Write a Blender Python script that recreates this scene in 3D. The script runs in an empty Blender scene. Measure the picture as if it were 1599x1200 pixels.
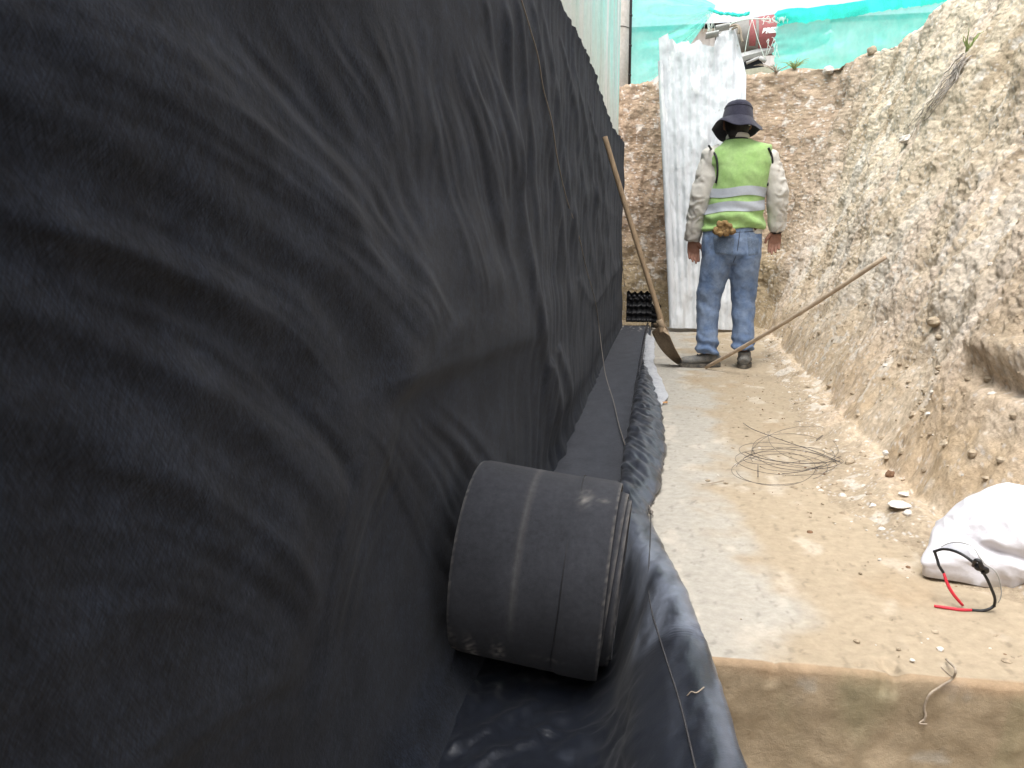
import bpy, math, random
import numpy as np
from mathutils import Vector, Matrix
from mathutils.bvhtree import BVHTree

random.seed(3)
RNG = np.random.RandomState(3)
scene = bpy.context.scene
col = scene.collection

# ------------------------------------------------------------------ camera, sky, sun, exposure
YAW, PITCH = math.radians(10.3), math.radians(-9.09)
CAMZ = 0.71
FPX = 1250.0                       # focal length in pixels of a 1599 wide picture
cam_data = bpy.data.cameras.new("camera")
cam = bpy.data.objects.new("camera", cam_data)
col.objects.link(cam)
cam.location = (0, 0, CAMZ)
cam.rotation_euler = (math.pi / 2 + PITCH, 0, YAW)
cam_data.sensor_width = 36.0
cam_data.lens = FPX / 1599 * 36.0
cam_data.clip_start = 0.02
cam_data.clip_end = 2000
cam_data.dof.use_dof = True
cam_data.dof.focus_distance = 4.0
cam_data.dof.aperture_fstop = 20.0
scene.camera = cam

SUN_EL, SUN_AZ = math.radians(68), math.radians(202)   # azimuth clockwise from +Y
world = bpy.data.worlds.new("World")
scene.world = world
world.use_nodes = True
wn, wl = world.node_tree.nodes, world.node_tree.links
wn.clear()
wo = wn.new("ShaderNodeOutputWorld")
wb = wn.new("ShaderNodeBackground")
ws = wn.new("ShaderNodeTexSky")
ws.sky_type = 'NISHITA'
ws.sun_disc = False
ws.sun_elevation = SUN_EL
ws.sun_rotation = SUN_AZ
ws.air_density = 1.0
ws.dust_density = 4.0
wh = wn.new("ShaderNodeHueSaturation")
wh.inputs["Saturation"].default_value = 0.30
wl.new(ws.outputs[0], wh.inputs["Color"])
wl.new(wh.outputs[0], wb.inputs["Color"])
wb.inputs["Strength"].default_value = 0.15
wl.new(wb.outputs[0], wo.inputs["Surface"])

sun_data = bpy.data.lights.new("sun", 'SUN')
sun_data.energy = 1.3
sun_data.angle = math.radians(35)
sun_data.color = (1.0, 0.97, 0.92)
sun = bpy.data.objects.new("sun", sun_data)
col.objects.link(sun)
sd = Vector((math.sin(SUN_AZ) * math.cos(SUN_EL), math.cos(SUN_AZ) * math.cos(SUN_EL), math.sin(SUN_EL)))
sun.rotation_euler = sd.to_track_quat('Z', 'Y').to_euler()

scene.view_settings.view_transform = 'Standard'
scene.view_settings.look = 'None'
scene.view_settings.gamma = 1.0
scene.view_settings.use_curve_mapping = False
scene.view_settings.exposure = 1.25
scene.render.engine = 'CYCLES'
scene.cycles.use_denoising = True
scene.cycles.max_bounces = 8
scene.cycles.transparent_max_bounces = 12

# ------------------------------------------------------------------ surveying helper: a sight line in the photograph met with a plane
_cy, _sy, _cp, _sp = math.cos(YAW), math.sin(YAW), math.cos(PITCH), math.sin(PITCH)
def ray(u, v):
    r, up = (u - 800) / FPX, -(v - 600) / FPX
    f = _cp - up * _sp
    z = _sp + up * _cp
    return np.array([r * _cy - f * _sy, r * _sy + f * _cy, z])
def at_z(u, v, z=0.0):
    d = ray(u, v); t = (z - CAMZ) / d[2]
    return np.array([0, 0, CAMZ]) + d * t
def at_y(u, v, y):
    d = ray(u, v); t = y / d[1]
    return np.array([0, 0, CAMZ]) + d * t
def at_x(u, v, x):
    d = ray(u, v); t = x / d[0]
    return np.array([0, 0, CAMZ]) + d * t

# ------------------------------------------------------------------ numeric noise
_perm = RNG.permutation(256)
_perm = np.concatenate([_perm, _perm, _perm])
_g3 = RNG.normal(size=(256, 3)); _g3 /= np.linalg.norm(_g3, axis=1)[:, None]
def pn(x, y, z=0.0):
    x, y, z = np.broadcast_arrays(np.asarray(x, float), np.asarray(y, float), np.asarray(z, float))
    xi, yi, zi = np.floor(x).astype(int), np.floor(y).astype(int), np.floor(z).astype(int)
    xf, yf, zf = x - xi, y - yi, z - zi
    u, v, w = [f * f * f * (f * (f * 6 - 15) + 10) for f in (xf, yf, zf)]
    xi, yi, zi = xi & 255, yi & 255, zi & 255
    r = 0
    for dx in (0, 1):
        for dy in (0, 1):
            for dz in (0, 1):
                g = _g3[_perm[_perm[_perm[(xi + dx) & 255] + ((yi + dy) & 255)] + ((zi + dz) & 255)]]
                d = g[..., 0] * (xf - dx) + g[..., 1] * (yf - dy) + g[..., 2] * (zf - dz)
                r = r + d * (u if dx else 1 - u) * (v if dy else 1 - v) * (w if dz else 1 - w)
    return r * 1.5
def fbm(x, y, z=0.0, o=4, g=0.5):
    r, a, f = 0, 1.0, 1.0
    for i in range(o):
        r = r + a * pn(np.asarray(x) * f + 17.3 * i, np.asarray(y) * f - 9.1 * i, np.asarray(z) * f + 3.7 * i)
        a *= g; f *= 2.03
    return r
def worley(x, y, seed=0):
    """distance to the nearest scattered point and that point's own random value"""
    xi, yi = np.floor(x).astype(int), np.floor(y).astype(int)
    best = np.full(x.shape, 9.0); rid = np.zeros(x.shape)
    for dx in (-1, 0, 1):
        for dy in (-1, 0, 1):
            a, b = xi + dx, yi + dy
            h = _perm[_perm[(a + seed) & 255] + (b & 255)]
            h2 = _perm[h + 57]; h3 = _perm[h2 + 91]
            d = np.hypot(a + h / 255.0 - x, b + h2 / 255.0 - y)
            m = d < best
            best = np.where(m, d, best); rid = np.where(m, h3 / 255.0, rid)
    return best, rid
def sstep(a, b, x):
    t = np.clip((np.asarray(x, float) - a) / (b - a), 0, 1)
    return t * t * (3 - 2 * t)

# ------------------------------------------------------------------ mesh helpers
def link(name, me, mat=None, parent=None, smooth=True):
    if mat is not None: me.materials.append(mat)
    if smooth and len(me.polygons):
        me.polygons.foreach_set("use_smooth", np.ones(len(me.polygons), dtype=bool))
    o = bpy.data.objects.new(name, me)
    col.objects.link(o)
    if parent is not None: o.parent = parent
    return o
def make(name, verts, faces, mat=None, parent=None, smooth=True):
    me = bpy.data.meshes.new(name)
    me.from_pydata([tuple(v) for v in verts], [], [tuple(f) for f in faces])
    me.update()
    return link(name, me, mat, parent, smooth)
def grid(name, P, mat=None, parent=None, closed=False, colour=None, smooth=True, flip=False):
    n, m = P.shape[:2]
    me = bpy.data.meshes.new(name)
    me.vertices.add(n * m)
    me.vertices.foreach_set("co", np.ascontiguousarray(P.reshape(-1, 3), dtype=np.float32).ravel())
    i = np.arange(n - 1)[:, None]; j = np.arange(m if closed else m - 1)[None, :]
    j2 = (j + 1) % m
    q = np.stack(np.broadcast_arrays(i * m + j, i * m + j2, (i + 1) * m + j2, (i + 1) * m + j), -1).reshape(-1, 4)
    if flip: q = q[:, ::-1]
    k = len(q)
    me.loops.add(k * 4); me.polygons.add(k)
    me.loops.foreach_set("vertex_index", np.ascontiguousarray(q, dtype=np.int32).ravel())
    me.polygons.foreach_set("loop_start", np.arange(0, 4 * k, 4, dtype=np.int32))
    me.polygons.foreach_set("loop_total", np.full(k, 4, dtype=np.int32))
    me.update(calc_edges=True)
    if colour is not None:
        a = me.attributes.new("pigment", 'FLOAT_COLOR', 'POINT')
        c = np.ones((n * m, 4), dtype=np.float32); c[:, :3] = colour.reshape(-1, 3)
        a.data.foreach_set("color", c.ravel())
    return link(name, me, mat, parent, smooth)
class MB:
    """gathers closed shapes for one mesh"""
    def __init__(s): s.v, s.f = [], []
    def add(s, v, f):
        b = len(s.v); s.v += [tuple(p) for p in v]; s.f += [tuple(i + b for i in q) for q in f]
        return s
    def box(s, c, h, M=None):
        pts = [np.array(c) + np.array([x * h[0], y * h[1], z * h[2]]) for x in (-1, 1) for y in (-1, 1) for z in (-1, 1)]
        if M is not None: pts = [M @ Vector(p) for p in pts]
        return s.add(pts, [(0, 1, 3, 2), (4, 6, 7, 5), (0, 4, 5, 1), (2, 3, 7, 6), (0, 2, 6, 4), (1, 5, 7, 3)])
    def tube(s, pts, rad, n=8, ref=None, flat=1.0, cap=True):
        """a tube through pts; rad a number, a list, or a list of (ra, rb) half axes (ra lies along ref)"""
        pts = [np.array(p, float) for p in pts]; k = len(pts)
        if not isinstance(rad, (list, tuple, np.ndarray)): rad = [rad] * k
        rad = [(r, r * flat) if not isinstance(r, (tuple, list)) else r for r in rad]
        vs, fs = [], []
        a = np.array(ref, float) if ref is not None else None
        for i in range(k):
            t = pts[min(i + 1, k - 1)] - pts[max(i - 1, 0)]; t = t / (np.linalg.norm(t) + 1e-12)
            if a is None:
                a = np.array([1.0, 0, 0]) if abs(t[0]) < 0.8 else np.array([0, 1.0, 0])
            a2 = a - t * a.dot(t); a2 = a2 / (np.linalg.norm(a2) + 1e-12)
            if ref is None: a = a2
            b2 = np.cross(t, a2)
            for j in range(n):
                th = 2 * math.pi * j / n
                vs.append(pts[i] + a2 * math.cos(th) * rad[i][0] + b2 * math.sin(th) * rad[i][1])
        for i in range(k - 1):
            for j in range(n):
                j2 = (j + 1) % n
                fs.append((i * n + j, i * n + j2, (i + 1) * n + j2, (i + 1) * n + j))
        if cap:
            fs.append(tuple(range(n))[::-1]); fs.append(tuple(range((k - 1) * n, k * n)))
        return s.add(vs, fs)
    def ball(s, c, r, n=10, m=7):
        r = np.array(r if isinstance(r, (list, tuple)) else (r, r, r), float)
        vs, fs = [np.array(c) + r * (0, 0, -1)], []
        for i in range(1, m):
            ph = -math.pi / 2 + math.pi * i / m
            for j in range(n):
                th = 2 * math.pi * j / n
                vs.append(np.array(c) + r * (math.cos(ph) * math.cos(th), math.cos(ph) * math.sin(th), math.sin(ph)))
        vs.append(np.array(c) + r * (0, 0, 1))
        for j in range(n): fs.append((0, 1 + (j + 1) % n, 1 + j))
        for i in range(m - 2):
            for j in range(n):
                a, b = 1 + i * n, 1 + (i + 1) * n
                fs.append((a + j, a + (j + 1) % n, b + (j + 1) % n, b + j))
        L = len(vs) - 1; a = 1 + (m - 2) * n
        for j in range(n): fs.append((a + j, a + (j + 1) % n, L))
        return s.add(vs, fs)
    def obj(s, name, mat=None, parent=None, smooth=True): return make(name, s.v, s.f, mat, parent, smooth)
    def fused(s, name, voxel, rounds, mat=None, parent=None, wrinkle=None):
        """the gathered closed shapes melted into one continuous skin"""
        tmp = make("tmp", s.v, s.f)
        m = tmp.modifiers.new("r", 'REMESH'); m.mode = 'VOXEL'; m.voxel_size = voxel
        if rounds:
            k = tmp.modifiers.new("s", 'SMOOTH'); k.iterations = rounds; k.factor = 0.5
        dg = bpy.context.evaluated_depsgraph_get()
        me = bpy.data.meshes.new_from_object(tmp.evaluated_get(dg))
        bpy.data.objects.remove(tmp)
        me.materials.clear(); me.name = name
        if wrinkle is not None:
            n = len(me.vertices)
            co = np.empty(n * 3, np.float32); me.vertices.foreach_get("co", co); co = co.reshape(-1, 3).astype(float)
            no = np.empty(n * 3, np.float32); me.vertices.foreach_get("normal", no); no = no.reshape(-1, 3)
            co = co + no * wrinkle(co)[:, None]
            me.vertices.foreach_set("co", co.astype(np.float32).ravel()); me.update()
        return link(name, me, mat, parent)
def curve_pts(P, n=8):
    """a smooth line through the points P"""
    P = [np.array(p, float) for p in P]
    Q = [2 * P[0] - P[1]] + P + [2 * P[-1] - P[-2]]
    out = []
    for i in range(1, len(Q) - 2):
        a, b, c, d = Q[i - 1:i + 3]
        for k in range(n):
            t = k / n
            out.append(0.5 * (2 * b + (c - a) * t + (2 * a - 5 * b + 4 * c - d) * t * t + (3 * b - a - 3 * c + d) * t ** 3))
    out.append(P[-1])
    return out
def tag(o, label=None, cat=None, group=None, kind=None):
    for k, v in (("label", label), ("category", cat), ("group", group), ("kind", kind)):
        if v: o[k] = v
    return o
def empty(name, loc, label, cat, group=None):
    o = bpy.data.objects.new(name, None); o.empty_display_size = 0.1
    o.location = loc; col.objects.link(o)
    return tag(o, label, cat, group)
def bvh_of(o):
    me = o.data
    return BVHTree.FromPolygons([v.co.copy() for v in me.vertices], [tuple(p.vertices) for p in me.polygons])

# ------------------------------------------------------------------ materials
def srgb(r, g, b):
    return tuple(((c / 255 + 0.055) / 1.055) ** 2.4 if c > 10 else c / 255 / 12.92 for c in (r, g, b))
def mat(name, base, rough=0.85, var=0.15, vscale=8.0, dark=None, bumps=(), sheen=0.0, spec=0.3, metal=0.0,
        attr=False, stretch=(1, 1, 1), transl=0.0, spots=None, trans=0.0, holes=0.0, fibre=0.0):
    """base: colour; dark: second colour that noise mixes in; bumps: (scale, distance) pairs; spots: (scale, threshold, colour)"""
    m = bpy.data.materials.new(name); m.use_nodes = True
    N, L = m.node_tree.nodes, m.node_tree.links
    N.clear()
    out = N.new("ShaderNodeOutputMaterial"); p = N.new("ShaderNodeBsdfPrincipled")
    tc = N.new("ShaderNodeTexCoord"); mp = N.new("ShaderNodeMapping")
    L.new(tc.outputs["Object"], mp.inputs["Vector"]); mp.inputs["Scale"].default_value = stretch
    def noise(sc, det=5, rgh=0.6, src=mp):
        n = N.new("ShaderNodeTexNoise"); n.inputs["Scale"].default_value = sc
        n.inputs["Detail"].default_value = det; n.inputs["Roughness"].default_value = rgh
        L.new(src.outputs[0], n.inputs["Vector"]); return n
    def ramp(src, a, b):
        r = N.new("ShaderNodeMapRange"); r.inputs["From Min"].default_value = a; r.inputs["From Max"].default_value = b
        L.new(src, r.inputs["Value"]); return r.outputs[0]
    def mix(f, a, b, mode='MIX'):
        x = N.new("ShaderNodeMix"); x.data_type = 'RGBA'; x.blend_type = mode
        if isinstance(f, float): x.inputs[0].default_value = f
        else: L.new(f, x.inputs[0])
        for s, q in ((6, a), (7, b)):
            if isinstance(q, tuple): x.inputs[s].default_value = (*q, 1)
            else: L.new(q, x.inputs[s])
        return x.outputs[2]
    if attr:
        at = N.new("ShaderNodeAttribute"); at.attribute_name = "pigment"; c = at.outputs["Color"]
    else:
        c = tuple(base)
        if dark is not None: c = mix(ramp(noise(vscale).outputs[0], 0.35, 0.65), c, tuple(dark))
    if var > 0:
        n1 = noise(vscale * 4.3, 8, 0.7)
        lo, hi = 1 - var, 1 + var
        r = N.new("ShaderNodeMapRange"); r.inputs["From Min"].default_value = 0.3; r.inputs["From Max"].default_value = 0.7
        r.inputs["To Min"].default_value = lo; r.inputs["To Max"].default_value = hi
        L.new(n1.outputs[0], r.inputs["Value"])
        cc = N.new("ShaderNodeCombineColor")
        for k in range(3): L.new(r.outputs[0], cc.inputs[k])
        c = mix(1.0, c, cc.outputs[0], 'MULTIPLY')
    for rx in ((0.5, -0.55) if fibre > 0 else ()):      # felted fibres lying in two directions
        fm = N.new("ShaderNodeMapping"); fm.vector_type = 'TEXTURE'
        fm.inputs["Rotation"].default_value = (rx, 0, 0); fm.inputs["Scale"].default_value = (1 / 160, 1 / 520, 1 / 60)
        L.new(tc.outputs["Object"], fm.inputs["Vector"])
        r = N.new("ShaderNodeMapRange"); r.inputs["From Min"].default_value = 0.32; r.inputs["From Max"].default_value = 0.68
        r.inputs["To Min"].default_value = 1 - fibre; r.inputs["To Max"].default_value = 1 + fibre
        L.new(noise(1.0, 3, 0.6, fm).outputs[0], r.inputs["Value"])
        cc = N.new("ShaderNodeCombineColor")
        for k in range(3): L.new(r.outputs[0], cc.inputs[k])
        c = mix(1.0, c, cc.outputs[0], 'MULTIPLY')
    for s in (spots or ()):
        c = mix(ramp(noise(s[0], 6, 0.65).outputs[0], s[1], s[1] + 0.06), c, tuple(s[2]))
    if isinstance(c, tuple): p.inputs["Base Color"].default_value = (*c, 1)
    else: L.new(c, p.inputs["Base Color"])
    p.inputs["Roughness"].default_value = rough
    p.inputs["Metallic"].default_value = metal
    p.inputs["Specular IOR Level"].default_value = spec
    p.inputs["Sheen Weight"].default_value = sheen
    p.inputs["Sheen Roughness"].default_value = 0.6
    p.inputs["Transmission Weight"].default_value = trans
    prev = None
    for sc, dist in bumps:
        b = N.new("ShaderNodeBump"); b.inputs["Distance"].default_value = dist; b.inputs["Strength"].default_value = 1.0
        L.new(noise(sc, 6, 0.65).outputs[0], b.inputs["Height"])
        if prev is not None: L.new(prev.outputs[0], b.inputs["Normal"])
        prev = b
    if prev is not None: L.new(prev.outputs[0], p.inputs["Normal"])
    sh = p.outputs[0]
    if transl > 0:
        t = N.new("ShaderNodeBsdfTranslucent"); x = N.new("ShaderNodeMixShader")
        if isinstance(c, tuple): t.inputs["Color"].default_value = (*c, 1)
        else: L.new(c, t.inputs["Color"])
        x.inputs[0].default_value = transl
        L.new(sh, x.inputs[1]); L.new(t.outputs[0], x.inputs[2]); sh = x.outputs[0]
    if holes > 0:                       # open weave
        t = N.new("ShaderNodeBsdfTransparent"); x = N.new("ShaderNodeMixShader"); x.inputs[0].default_value = holes
        L.new(sh, x.inputs[1]); L.new(t.outputs[0], x.inputs[2]); sh = x.outputs[0]
    L.new(sh, out.inputs["Surface"])
    return m

M = {}
M['felt'] = mat('black_felt', (0.0118, 0.0162, 0.0270), 0.95, 0.40, 16, dark=(0.0066, 0.0091, 0.0152), bumps=((260, 0.0009),), fibre=0.42,
                sheen=0.07, spec=0.06, stretch=(1, 0.55, 0.8))
M['liner'] = mat('black_liner', (0.0080, 0.0125, 0.027), 0.33, 0.3, 14, dark=(0.006, 0.008, 0.014), bumps=((300, 0.0003), (60, 0.0010)), spec=0.8, sheen=0.04, attr=True)
M['strip'] = mat('drain_fabric', (0.047, 0.048, 0.052), 0.95, 0.22, 18, dark=(0.038, 0.039, 0.043), bumps=((700, 0.0006),), sheen=0.08, spec=0.12, attr=True)
M['earth'] = mat('raw_earth', (0.4, 0.33, 0.24), 1.0, 0.30, 14, bumps=((420, 0.003), (120, 0.006)), spec=0.1, attr=True)
M['slab'] = mat('dusty_concrete', (0.4, 0.35, 0.28), 0.95, 0.16, 9, bumps=((500, 0.0012), (90, 0.002)), spec=0.15, attr=True)
M['stone'] = mat('tan_stone', (0.42, 0.35, 0.26), 0.95, 0.3, 20, dark=(0.3, 0.24, 0.17), bumps=((150, 0.003),), spec=0.15)
M['white_stone'] = mat('chalky_stone', (0.62, 0.58, 0.53), 0.95, 0.2, 20, bumps=((150, 0.003),), spec=0.15)
M['brown_clod'] = mat('brown_clod', (0.2, 0.12, 0.075), 1.0, 0.3, 30, bumps=((150, 0.004),), spec=0.1)
M['zinc'] = mat('whitewashed_zinc', (0.62, 0.64, 0.66), 0.62, 0.10, 5, dark=(0.52, 0.545, 0.57), bumps=((45, 0.003),), spec=0.4, stretch=(1, 1, 0.35),
                spots=((16, 0.67, (0.30, 0.29, 0.27)), (5, 0.58, (0.72, 0.73, 0.73))))
M['panel'] = mat('mint_panel', (0.5, 0.6, 0.58), 0.5, 0.08, 6, bumps=((30, 0.002),), spec=0.4, attr=True, transl=0.2)
M['concrete'] = mat('pale_concrete', (0.5, 0.48, 0.45), 0.9, 0.15, 7, dark=(0.42, 0.39, 0.35), bumps=((200, 0.002),))
M['black'] = mat('black_plastic', (0.012, 0.012, 0.014), 0.45, 0.1, 10, spec=0.45)
M['wood'] = mat('worn_wood', (0.36, 0.26, 0.165), 0.75, 0.25, 9, dark=(0.26, 0.185, 0.115), bumps=((120, 0.001),), stretch=(4, 4, 0.6))
M['pole'] = mat('pale_pole', (0.48, 0.385, 0.29), 0.8, 0.2, 9, dark=(0.40, 0.31, 0.225), bumps=((120, 0.001),))
M['blade'] = mat('rusty_blade', (0.27, 0.20, 0.13), 0.75, 0.3, 18, dark=(0.37, 0.285, 0.195), bumps=((160, 0.001),), metal=0.15)
M['wire'] = mat('dark_wire', (0.085, 0.075, 0.075), 0.6, 0.2, 30, metal=0.4)
M['cord'] = mat('grey_cord', (0.20, 0.18, 0.16), 0.9, 0.3, 60)
M['dark_cord'] = mat('dark_cord', (0.055, 0.053, 0.055), 0.9, 0.3, 60)
M['net'] = mat('green_net', (0.20, 0.93, 0.83), 0.8, 0.06, 5, dark=(0.32, 0.95, 0.87), spec=0.15, transl=0.60, holes=0.26)
M['net_dark'] = mat('bunched_net', (0.06, 0.70, 0.61), 0.9, 0.2, 20, spec=0.1, transl=0.2)
M['thread'] = mat('pale_thread', (0.62, 0.72, 0.68), 0.9, 0.1, 10)
M['sack'] = mat('white_sack', (0.66, 0.655, 0.70), 0.5, 0.03, 10, bumps=((40, 0.003),), spec=0.35, transl=0.08)
M['vest'] = mat('lime_vest', (0.30, 0.48, 0.165), 0.85, 0.12, 14, dark=(0.35, 0.52, 0.21), bumps=((500, 0.0006),), sheen=0.1, spec=0.2)
M['reflect'] = mat('reflective_tape', (0.42, 0.45, 0.50), 0.45, 0.06, 20, spec=0.5)
M['shirt'] = mat('beige_shirt', (0.58, 0.555, 0.51), 0.9, 0.06, 12, dark=(0.53, 0.505, 0.46), bumps=((400, 0.0005), (18, 0.003)), sheen=0.1, spec=0.15)
M['denim'] = mat('faded_denim', (0.11, 0.17, 0.30), 0.9, 0.2, 9, dark=(0.20, 0.26, 0.37), bumps=((600, 0.0005), (35, 0.004)), sheen=0.05, spec=0.15)
M['denim_pocket'] = mat('worn_pocket', (0.17, 0.215, 0.29), 0.9, 0.25, 25, dark=(0.12, 0.165, 0.25), bumps=((500, 0.0006),), spec=0.15)
M['stitch'] = mat('seam_thread', (0.07, 0.085, 0.12), 0.9, 0.1, 20)
M['hat'] = mat('navy_cotton', (0.018, 0.018, 0.034), 0.95, 0.25, 25, dark=(0.03, 0.029, 0.048), bumps=((500, 0.0006),), sheen=0.15, spec=0.15)
M['skin'] = mat('brown_skin', (0.27, 0.135, 0.09), 0.6, 0.1, 20, dark=(0.23, 0.11, 0.075), spec=0.35)
M['hair'] = mat('black_hair', (0.012, 0.01, 0.01), 0.6, 0.2, 60)
M['shoe'] = mat('dusty_shoe', (0.115, 0.118, 0.115), 0.85, 0.3, 30, dark=(0.20, 0.19, 0.175), bumps=((200, 0.001),))
M['sole'] = mat('shoe_sole', (0.055, 0.055, 0.055), 0.9, 0.3, 30, dark=(0.19, 0.17, 0.14))
M['glove'] = mat('muddy_glove', (0.30, 0.195, 0.085), 0.9, 0.35, 40, dark=(0.165, 0.10, 0.045), bumps=((120, 0.003),))
M['leather'] = mat('brown_leather', (0.12, 0.05, 0.03), 0.6, 0.2, 20)
M['red'] = mat('red_rubber', (0.55, 0.025, 0.045), 0.5, 0.08, 20, spec=0.4)
M['drum'] = mat('grey_paint', (0.20, 0.197, 0.182), 0.7, 0.15, 5, dark=(0.16, 0.157, 0.147), spec=0.3)
M['drum_red'] = mat('faded_red_paint', (0.27, 0.075, 0.08), 0.7, 0.2, 6, dark=(0.22, 0.085, 0.085), spec=0.3)
M['print'] = mat('white_print', (0.78, 0.8, 0.78), 0.7, 0.05, 10)
M['steel'] = mat('grey_steel', (0.40, 0.41, 0.40), 0.6, 0.15, 8, dark=(0.33, 0.33, 0.32))
M['tyre'] = mat('black_rubber', (0.025, 0.027, 0.03), 0.9, 0.2, 20)
M['barrier'] = mat('olive_render', (0.36, 0.37, 0.29), 0.9, 0.15, 6, dark=(0.31, 0.31, 0.24), bumps=((80, 0.003),))
M['cladding'] = mat('pale_cladding', (0.58, 0.58, 0.57), 0.7, 0.06, 4)
M['grass'] = mat('green_blade', (0.30, 0.37, 0.15), 0.8, 0.25, 30, transl=0.25)
M['straw'] = mat('dry_root', (0.40, 0.34, 0.27), 0.95, 0.25, 40, dark=(0.28, 0.23, 0.18))
M['root'] = mat('grey_root', (0.42, 0.38, 0.34), 0.95, 0.3, 40, dark=(0.30, 0.265, 0.235))
M['leaf'] = mat('orange_leaf', (0.50, 0.27, 0.12), 0.8, 0.2, 40)
M['film'] = mat('dusty_film', (0.50, 0.51, 0.53), 0.6, 0.15, 18, dark=(0.40, 0.41, 0.44), bumps=((50, 0.004),), spec=0.4)
M['ground'] = mat('site_ground', (0.34, 0.27, 0.19), 1.0, 0.25, 3, dark=(0.27, 0.21, 0.145), bumps=((30, 0.01),), spec=0.1)
def lens_material():
    m = bpy.data.materials.new('clear_lens'); m.use_nodes = True
    N, L = m.node_tree.nodes, m.node_tree.links; N.clear()
    o = N.new("ShaderNodeOutputMaterial"); x = N.new("ShaderNodeMixShader"); x.inputs[0].default_value = 0.25
    t = N.new("ShaderNodeBsdfTransparent"); t.inputs[0].default_value = (0.86, 0.88, 0.9, 1)
    g = N.new("ShaderNodeBsdfGlossy"); g.inputs["Roughness"].default_value = 0.08
    L.new(t.outputs[0], x.inputs[1]); L.new(g.outputs[0], x.inputs[2]); L.new(x.outputs[0], o.inputs[0])
    return m
M['lens'] = lens_material()

# ================================================================== THE SETTING
def wall_x(Y): return -0.43 + 0.06 * np.clip(np.asarray(Y, float), 0, 9) / 8.0
def floor_z(Y): return -0.165 + 0.165 * sstep(1.6, 8.2, Y) * 1.05
SLAB_Y = 1.372

# ground: one sheet out to the horizon, at the level of the pit the picture was taken from
tag(make("ground", [(-600, -600, -0.62), (600, -600, -0.62), (600, 900, -0.62), (-600, 900, -0.62)], [(0, 1, 2, 3)], M['ground'], smooth=False), kind="structure")

# concrete slab: front face, worn lip and dusty top in one sheet
def build_slab():
    xs = np.linspace(-0.062, 1.35, 240)
    face = np.linspace(-0.62, -0.03, 60)
    th = np.linspace(0, math.pi / 2, 9)[1:-1]
    r = 0.014
    top = SLAB_Y + r + (np.linspace(0, 1, 430) ** 1.7) * (8.6 - SLAB_Y)
    prof = [(SLAB_Y, z, 0) for z in face] + [(SLAB_Y + r - r * math.cos(a), -r + r * math.sin(a), 1) for a in th] + [(y, 0.0, 2) for y in top]
    Y = np.array([p[0] for p in prof])[:, None] + 0 * xs
    Z = np.array([p[1] for p in prof])[:, None] + 0 * xs
    K = np.array([p[2] for p in prof])[:, None] + 0 * xs
    xl = np.interp(Y[:, :1], [1.37, 1.6, 2.2, 8.6], [0.05, 0.02, -0.05, -0.062])      # left edge, under the liner
    X = xl + (xs[None, :] + 0.062) / 1.412 * (1.35 - xl)
    n = fbm(X * 6, Y * 6, Z * 6, 5)
    lip = np.exp(-((Y - SLAB_Y - 0.02) ** 2) / 0.0016) * (Z > -0.04)
    chip = sstep(0.25, 0.7, fbm(X * 11, Y * 5, 2.0, 4)) * lip
    Z2 = Z + np.where(K == 2, 0.003 * n + 0.0018 * fbm(X * 22, Y * 9, 1, 3), 0) - 0.016 * chip + 0.012 * sstep(0.5, 0.9, X) * (K == 2)
    Y2 = Y + np.where(K == 0, 0.004 * n + 0.003 * fbm(X * 25, Z * 25, 5, 3), 0) + 0.012 * chip
    Y2 = Y2 - np.where(K == 0, 0.012 * sstep(0.55, 0.9, fbm(X * 14, Z * 14, 8, 3) + 0.5), 0) * sstep(0.6, 0.75, X)
    # pigment: bare grey concrete by the liner, tan soil trodden over the rest
    soil = sstep(-0.25, 0.35, (X - 0.10 - 0.035 * Y + 0.10 * n) * 3.0 + 0.5 * fbm(X * 3, Y * 1.5, 4, 4) + 0.25 * sstep(4.2, 5.4, Y) - 0.5 * sstep(0.5, 0, Y - SLAB_Y) * 0)
    grey, tan, ochre = np.array([0.40, 0.373, 0.325]), np.array([0.37, 0.303, 0.218]), np.array([0.34, 0.25, 0.158])
    C = grey + (tan - grey) * soil[..., None]
    o = sstep(0.2, 0.9, fbm(X * 4 + 9, Y * 2.5, 7, 4)) * soil
    C = C + (ochre - C) * (0.55 * o)[..., None]
    pale = sstep(0.25, 0.7, fbm(X * 9, Y * 5, 3, 5))
    C = C + (np.array([0.58, 0.52, 0.44]) - C) * (0.4 * pale)[..., None]
    speck = sstep(0.42, 0.62, fbm(X * 45, Y * 22, 6, 3))
    C = C * (1 - 0.22 * speck)[..., None]
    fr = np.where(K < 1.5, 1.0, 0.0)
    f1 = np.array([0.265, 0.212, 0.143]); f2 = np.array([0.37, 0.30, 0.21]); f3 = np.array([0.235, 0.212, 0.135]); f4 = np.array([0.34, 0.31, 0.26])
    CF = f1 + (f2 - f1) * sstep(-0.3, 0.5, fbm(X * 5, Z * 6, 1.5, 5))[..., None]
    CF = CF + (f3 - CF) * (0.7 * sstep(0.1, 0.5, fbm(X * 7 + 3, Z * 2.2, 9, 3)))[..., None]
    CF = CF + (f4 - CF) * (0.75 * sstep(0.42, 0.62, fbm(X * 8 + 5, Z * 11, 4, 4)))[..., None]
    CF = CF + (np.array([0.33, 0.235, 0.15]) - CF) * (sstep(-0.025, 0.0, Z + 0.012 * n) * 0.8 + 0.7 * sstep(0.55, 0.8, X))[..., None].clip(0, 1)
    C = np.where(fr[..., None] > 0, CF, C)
    P = np.stack([X, Y2, Z2], -1)
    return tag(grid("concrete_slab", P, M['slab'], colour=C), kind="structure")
slab = build_slab()

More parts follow.
